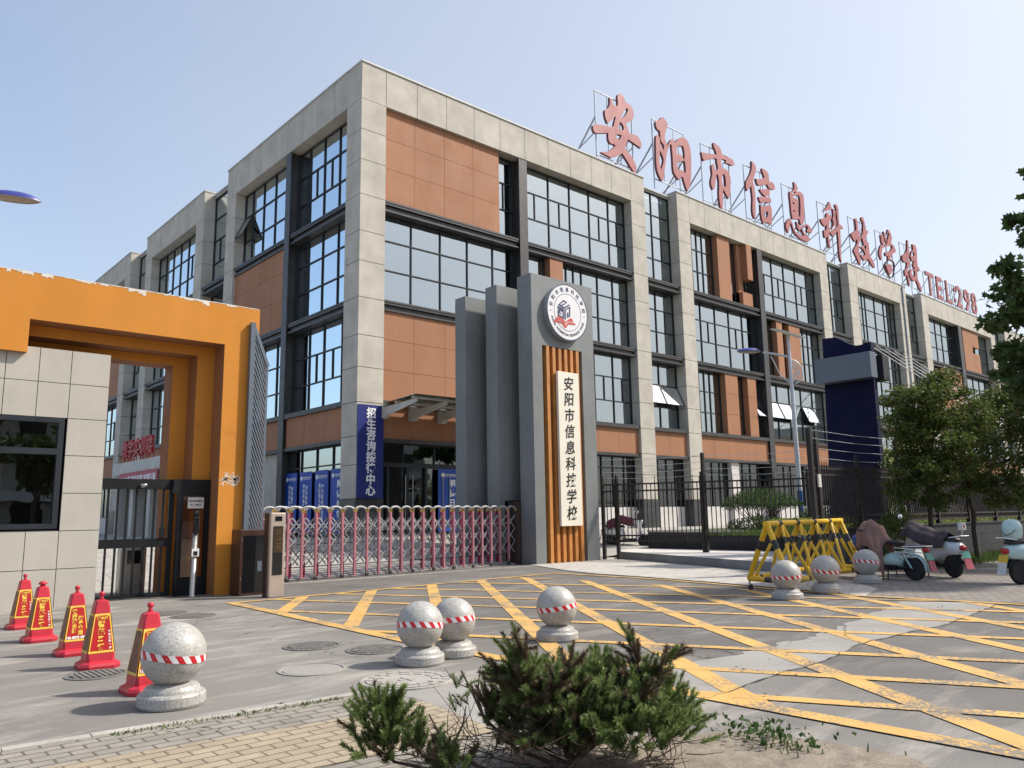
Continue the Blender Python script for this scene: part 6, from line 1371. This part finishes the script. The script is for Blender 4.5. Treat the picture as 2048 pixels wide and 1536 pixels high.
# young yellow-green trees inside the bed
def bushy(name, label, cat, base, clumps, n, size, mat_, seed, group=None):
    r = random.Random(seed); t = thing(name, label, cat, base, group); st = MB(); B = Vector(base); pts = []
    tot = sum(c[1][0]*c[1][1]*c[1][2] for c in clumps)
    for c, rad in clumps:
        for _ in range(3): limb(st, B+Vector((r.uniform(-.1, .1), r.uniform(-.1, .1), 0)), Vector(c)+Vector((r.uniform(-.3, .3)*rad[0], r.uniform(-.3, .3)*rad[1], 0)), .022, .006, r, .12)
        pts += blob(r, c, rad, int(n*rad[0]*rad[1]*rad[2]/tot), .5)
    st.build('stems', MT['trunk'], t); leaf_mesh(pts, size, r, mat_, 'foliage', t); return t
for k, (x, y, h, lab) in enumerate(((26.6, 12.2, 3.6, 'yellow green young tree just right of the navy totem'), (29.0, 12.6, 3.9, 'yellow green young tree behind the barred fence, middle one'), (32.0, 13.2, 4.1, 'yellow green young tree behind the barred fence, farthest right'), (35.8, 13.8, 4.2, 'yellow green tree mostly hidden behind street trees'))):
    bushy('young_tree', lab, 'tree', (x, y, .86), [((x, y, h*.55+.3), (.95, .95, .9)), ((x+.4, y-.2, h*.75+.4), (.7, .7, .6)), ((x-.4, y+.2, h*.4+.5), (.8, .7, .5))], 2600, .10, 'leaf_yellow', 40+k, 'yellow green young trees in the planting bed')
# clipped round shrub on many stems, ground cover and hedges
r = random.Random(3); t = thing('round_shrub', 'clipped dome shrub on many thin stems behind the open fence', 'shrub', (25.3, 15.4, .86))
m = MB(); B = Vector((25.3, 15.4, .84)); pts = []
for k in range(26):
    a = r.uniform(0, 6.28); q = r.random()**.6; limb(m, B+Vector((r.gauss(0, .07), r.gauss(0, .07), 0)), B+Vector((math.cos(a)*q*1.0, math.sin(a)*q*1.0, r.uniform(.75, 1.1))), .026, .008, r, .10)
m.build('stems', MT['trunk'], t)
for k in range(9000):
    a = r.uniform(0, 6.28); q = r.random()**.5; h = (1-q*q)*.62; z = .88+(h*r.uniform(.25, 1) if r.random() < .8 else r.uniform(-.12, .05)); rr = 1.38*q*(1+.06*math.sin(5*a)); pts.append((B.x+math.cos(a)*rr, B.y+math.sin(a)*rr, B.z+z+r.gauss(0, .04)))
leaf_mesh(pts, .06, r, 'leaf_shrub', 'crown', t)
for (x, y, rx, ry, h, n, mt, lab) in ((27.4, 14.4, .75, .7, .55, 2600, 'leaf_shrub', 'low rounded dark green shrub right of street lamp'), (23.9, 14.6, .5, 1.3, .32, 2200, 'leaf_shrub', 'strip of low green planting at the planter wall edge')):
    r = random.Random(int(x*10)); t = thing('low_shrub', lab, 'shrub', (x, y, .86)); st = MB()
    for k in range(10): limb(st, (x+r.uniform(-.1, .1)*rx, y+r.uniform(-.1, .1)*ry, .84), (x+r.uniform(-.7, .7)*rx, y+r.uniform(-.7, .7)*ry, .86+h), .014, .005, r)
    st.build('stems', MT['trunk'], t); leaf_mesh([(x+a*rx, y+b*ry, .86+max(.02, c*h*2*.5+h*.5)) for a, b, c in blob(r, (0, 0, 0), (1, 1, 1), n, .4)], .07, r, mt, 'foliage', t)
r = random.Random(17); pts = []
hd_ = thing('hedge', 'long low yellow green hedge seen between the bars of the street fence', 'hedge', (30, 11.4, .86))
for k in range(9000): x = 18.9+r.random()**1.3*20; pts.append((x, 10.9+r.uniform(-.35, .35), .86+r.random()**.7*.42))
leaf_mesh(pts, .075, r, 'leaf_yellow', 'foliage', hd_); st = MB()
for k in range(60): x = 18.9+20*k/60; st.tube([(x, 10.9, .84), (x+r.uniform(-.1, .1), 10.9, 1.15)], .01, 5)
st.build('stems', MT['trunk'], hd_)
# loose bush and weeds at the foot of the street wall
bushy('wall_bush', 'ragged dark bush growing beside the white scooter at the wall', 'shrub', (20.1, 8.75, .0), [((20.1, 8.7, .75), (.42, .4, .6)), ((20.3, 8.6, 1.25), (.3, .3, .4))], 1500, .08, 'leaf_small', 77)
def grass(name, region, n, h, seed, mat_='grass'):
    r = random.Random(seed); vs = []; fs = []
    for k in range(n):
        x, y, z = region(r); a = r.uniform(0, 6.28); hh = h*r.uniform(.4, 1.2); w = .006; lx, ly = r.gauss(0, .35)*hh, r.gauss(0, .35)*hh; b = len(vs)
        vs += [(x-w*math.cos(a), y-w*math.sin(a), z), (x+w*math.cos(a), y+w*math.sin(a), z), (x+lx*.5+w*.7*math.cos(a), y+ly*.5+w*.7*math.sin(a), z+hh*.6), (x+lx, y+ly, z+hh), (x+lx*.5-w*.7*math.cos(a), y+ly*.5-w*.7*math.sin(a), z+hh*.6)]; fs.append((b, b+1, b+2, b+3, b+4))
    me = bpy.data.meshes.new(name); me.from_pydata(vs, [], fs); me.materials.append(MT[mat_]); o = bpy.data.objects.new(name, me); COL.objects.link(o); o['kind'] = 'stuff'; return o
grass('verge_grass', lambda r: (20.8+r.random()*9, 8.1+r.random()*1.15-.35*r.random(), .012), 4200, .20, 31)
grass('bed_grass', lambda r: (18.4+r.random()*7, 9.7+r.random()*3.2, .86), 4500, .16, 32)
def kerb_weed(r):
    u = r.random(); x = 1.75+u*1.7; y = 6.235-.085*(x-1.12)/1.0+ r.gauss(0, .03)
    return (x, y-.02, .012)
grass('kerb_weeds', kerb_weed, 220, .022, 33)
grass('soil_weeds', lambda r: (4.75+r.gauss(0, .12), 2.85+r.gauss(0, .22), .02), 60, .05, 35)
# a few broad-leaved weeds on the soil at the lower right
r = random.Random(51); wd = thing('weed_plant', 'small broad leaved weeds on bare soil right of the juniper', 'weed', (4.72, 2.95, .02))
leaf_mesh([(4.72+r.gauss(0, .12), 2.95+r.gauss(0, .15), .03+r.random()*.10) for _ in range(170)], .045, r, 'leaf_shrub', 'foliage', wd)
# ---- juniper in the foreground: woody branches carrying plumes of needles
r = random.Random(1234)
jn = thing('juniper_bush', 'spreading green juniper bush with bare twisted twigs in the foreground', 'shrub', (3.75, 3.95, 0))
wood = MB(); nv = []; nf = []; dv = []; df = []
def plume(base, d, L, dry=False, dens=1.0):
    V, Fc = (dv, df) if dry else (nv, nf)
    d = d.normalized(); n = int(L*1300*dens); e1 = d.orthogonal().normalized(); e2 = d.cross(e1)
    wood.tube([base, base+d*L*.95], [.0035, .0012], 4, cap=False)
    for k in range(n):
        t = r.random(); p = base+d*L*t; a = r.uniform(0, 6.283); side = e1*math.cos(a)+e2*math.sin(a); el = r.uniform(.35, .75)
        q = (d*(1-el*.6)+side*el).normalized(); ln = r.uniform(.028, .055)*(1.05-.35*t); w = q.cross(side if abs(q.dot(side)) < .95 else e2).normalized()*.0022
        b = len(V); V.extend([p-w, p+w, p+q*ln*.6+w*.8, p+q*ln, p+q*ln*.6-w*.8]); Fc.append((b, b+1, b+2, b+3, b+4))
def branch(p, d, L, rad, depth, dry=False):
    pts = [Vector(p)]; d = d.normalized(); n = 5
    for k in range(n):
        d = (d+Vector((r.gauss(0, .16), r.gauss(0, .16), r.gauss(.03, .12)))).normalized(); pts.append(pts[-1]+d*L/n)
    wood.tube(pts, [rad*(1-.7*k/n) for k in range(n+1)], 6, cap=False)
    for k in range(1, n+1):
        for _ in range(3 if depth else 4):
            dd = (d+Vector((r.gauss(0, .6), r.gauss(0, .6), r.gauss(.25, .45)))).normalized()
            if depth and r.random() < .75: branch(pts[k], dd, L*r.uniform(.35, .55), rad*.45, depth-1, dry)
            else: plume(pts[k], dd, r.uniform(.09, .17), dry and r.random() < .6)
def mound(c, rad, n, dry=0.0, dens=1.0):
    for _ in range(n):
        a = r.uniform(0, 6.283); q = math.sqrt(r.random()); h = math.sqrt(max(0, 1-q*q)); lvl = r.uniform(.45, 1.0)
        o = Vector((math.cos(a)*q, math.sin(a)*q, h)); p = Vector((c[0]+o.x*rad[0]*lvl, c[1]+o.y*rad[1]*lvl, c[2]+o.z*rad[2]*lvl))
        dd = Vector((o.x*.7+r.gauss(0, .35), o.y*.7+r.gauss(0, .35), .55+o.z*.5+r.gauss(0, .3))); plume(p, dd, r.uniform(.09, .17), r.random() < dry, dens)
# camera-right is about (.75,-.66): the bush spreads along it
ax = Vector((.75, -.66, 0)); dp_ = Vector((.66, .75, 0)); J0 = Vector((3.42, 3.54, 0))
def J(u, v, z): return J0+ax*u*.95+dp_*v+Vector((0, 0, z))
for u, v, z, ru, rv, rz, n in ((.16, .0, .16, .40, .42, .40, 330), (.48, -.08, .12, .36, .40, .36, 290), (-.12, .10, .18, .27, .30, .36, 150), (.64, .05, .12, .24, .26, .34, 130), (.30, .22, .20, .30, .25, .34, 110)):
    mound(J(u, v, z), (ru, rv, rz), n, .10)
mound(J(-1.04, -.12, .22), (.15, .17, .20), 62, .05); mound(J(-1.02, -.14, .10), (.17, .15, .14), 36, .1); mound(J(-.80, -.22, .12), (.07, .09, .16), 18, .05); mound(J(-.62, -.35, .05), (.14, .14, .14), 30, .3)
for u, z in ((.70, .30), (.60, .30), (-.35, .40), (-.30, .28)):
    branch(J(u-.05, 0, z-.16), Vector((.1, 0, 1)), .12, .006, 0, True)
for k in range(10):
    a = r.uniform(-2.9, .4); branch(J(.1, 0, .02), ax*math.cos(a)*1.0+dp_*math.sin(a)*.5+Vector((0, 0, .55)), r.uniform(.4, .65), .016, 1, True) if k < 3 else wood.tube([J(.1, 0, .02), J(.1+.3*math.cos(a), .2*math.sin(a), .2), J(.1+.55*math.cos(a), .35*math.sin(a), .36+r.uniform(-.1, .1))], [.016, .010, .004], 6)
# bare twisted stems on the left
for pts, r0 in (([(.0, 0, .03), (-.22, -.04, .12), (-.42, -.05, .30), (-.50, -.04, .46), (-.56, -.02, .56)], .014), ([(-.42, -.05, .30), (-.46, -.05, .42), (-.44, 0, .58)], .008), ([(.0, -.1, .03), (-.40, -.2, .06), (-.62, -.22, .16), (-.70, -.22, .30), (-.74, -.2, .36)], .013), ([(-.62, -.22, .16), (-.54, -.2, .30), (-.52, -.2, .40)], .008),
        ([(-.2, -.15, .04), (-.70, -.2, .06), (-.95, -.16, .10), (-1.02, -.13, .22)], .014), ([(-.95, -.16, .10), (-1.10, -.14, .20)], .008), ([(-.5, -.04, .46), (-.60, -.05, .50), (-.66, -.04, .58)], .004), ([(-.48, -.2, .22), (-.62, -.2, .40), (-.72, -.15, .50)], .003), ([(-.26, -.1, .1), (-.22, -.08, .34), (-.20, -.05, .5)], .005)):
    wood.tube([J(*p) for p in pts], [r0*(1-.6*k/(len(pts)-1)) for k in range(len(pts))], 6)
for k in range(16):
    q = J(r.uniform(-.62, -.28), r.uniform(-.1, .05), r.uniform(.34, .52)); plume(q, Vector((r.gauss(0, .5), r.gauss(0, .5), .7)), r.uniform(.05, .11), r.random() < .5, .45)
for k in range(260):
    q = J(r.uniform(-.85, .75), r.uniform(-.45, .1), r.uniform(.02, .24)); dd = Vector((r.gauss(0, 1), r.gauss(0, 1), r.gauss(.3, .5))).normalized()
    wood.tube([q, q+dd*.10+Vector((0, 0, .01)), q+dd*.2+Vector((r.gauss(0, .02), r.gauss(0, .02), .03))], [.0035, .0025, .001], 4, cap=False)
wood.build('branches', MT['twig'], jn)
for nm, V, Fc, mt in (('needles', nv, nf, 'needle'), ('dry_needles', dv, df, 'needle_dry')):
    o0 = ORG[jn.name]; me = bpy.data.meshes.new(nm); me.from_pydata([(v.x-o0.x, v.y-o0.y, v.z-o0.z) for v in V], [], Fc); me.materials.append(MT[mt]); o = bpy.data.objects.new(nm, me); COL.objects.link(o); o.parent = jn
# fallen leaves and grit
r = random.Random(99)
lv = MB()
for k in range(60):
    x, y = r.choice(((r.uniform(5.8, 8.5), r.uniform(3.5, 6)), (r.uniform(14.5, 18), r.uniform(11, 17)), (r.uniform(9, 13), r.uniform(3.5, 6)), (r.uniform(2, 4), r.uniform(5.6, 6.2)))); a = r.uniform(0, 6.28); s = r.uniform(.012, .03); z = .026
    lv.add([(x+s*math.cos(a), y+s*math.sin(a), z), (x+s*.5*math.cos(a+1.8), y+s*.5*math.sin(a+1.8), z+.008), (x-s*math.cos(a), y-s*math.sin(a), z), (x+s*.5*math.cos(a-1.8), y+s*.5*math.sin(a-1.8), z+.004)], [(0,1,2,3)])
o = lv.build('fallen_leaves', MT['twig']); o['kind'] = 'stuff'
# ------------------------------------------------------------------ what stands across the street, met only in the window reflections
def opposite(name, label, x0, x1, y0, y1, h, face, group='buildings across the street'):
    t = thing(name, label, 'building', ((x0+x1)/2, (y0+y1)/2, 0), group); m = MB(); m.box(x0, x1, y0, y1, 0, h); m.build('wall', MT['concrete'], t); m = MB(); w = MB()
    L = (x1-x0) if face == 'y' else (y1-y0); n = int(L/3)
    for k in range(n):
        for z in [1.5+3.2*j for j in range(int(h/3.2))]:
            a = (x0 if face == 'y' else y0)+3*k+.6
            if face == 'y': w.box(a, a+1.8, y1, y1+.03, z, z+1.5)
            else: w.box(x1, x1+.03, a, a+1.8, z, z+1.5)
    w.build('windows', MT['screen'], t)
    for z in [3.2*j for j in range(1, int(h/3.2)+1)]:
        if face == 'y': m.box(x0-.3, x1+.3, y1+.04, y1+.8, z-.1, z+.75)
        else: m.box(x1+.04, x1+.8, y0-.3, y1+.3, z-.1, z+.75)
    m.build('balcony', MT['white_steel'], t); return t
opposite('flats', 'pale flats across the street, met in window reflections', -10, 60, -46, -36, 10.5, 'y')
opposite('flats', 'pale flats beyond the yard on the left, met in window reflections', -38, -28, 20, 80, 12.0, 'x')
for k, (x, y, h) in enumerate(((8.0, -9.5, 8.5), (3.5, -12, 8), (30, -16, 8.5), (38, -17, 7.5), (14, -18, 6.5), (50, -16, 8))):
    tree('street_tree', 'leafy tree across the street, met in window reflections', (x, y, 0), (x, y, 2.5), [((x, y, h*.62), (2.2, 2.2, h*.32)), ((x+1, y+.5, h*.5), (1.8, 1.8, 1.4)), ((x-1, y, h*.48), (1.7, 1.7, 1.3))], 1800, .38, 'leaf_plane', 60+k, .16, 'trees across the street')
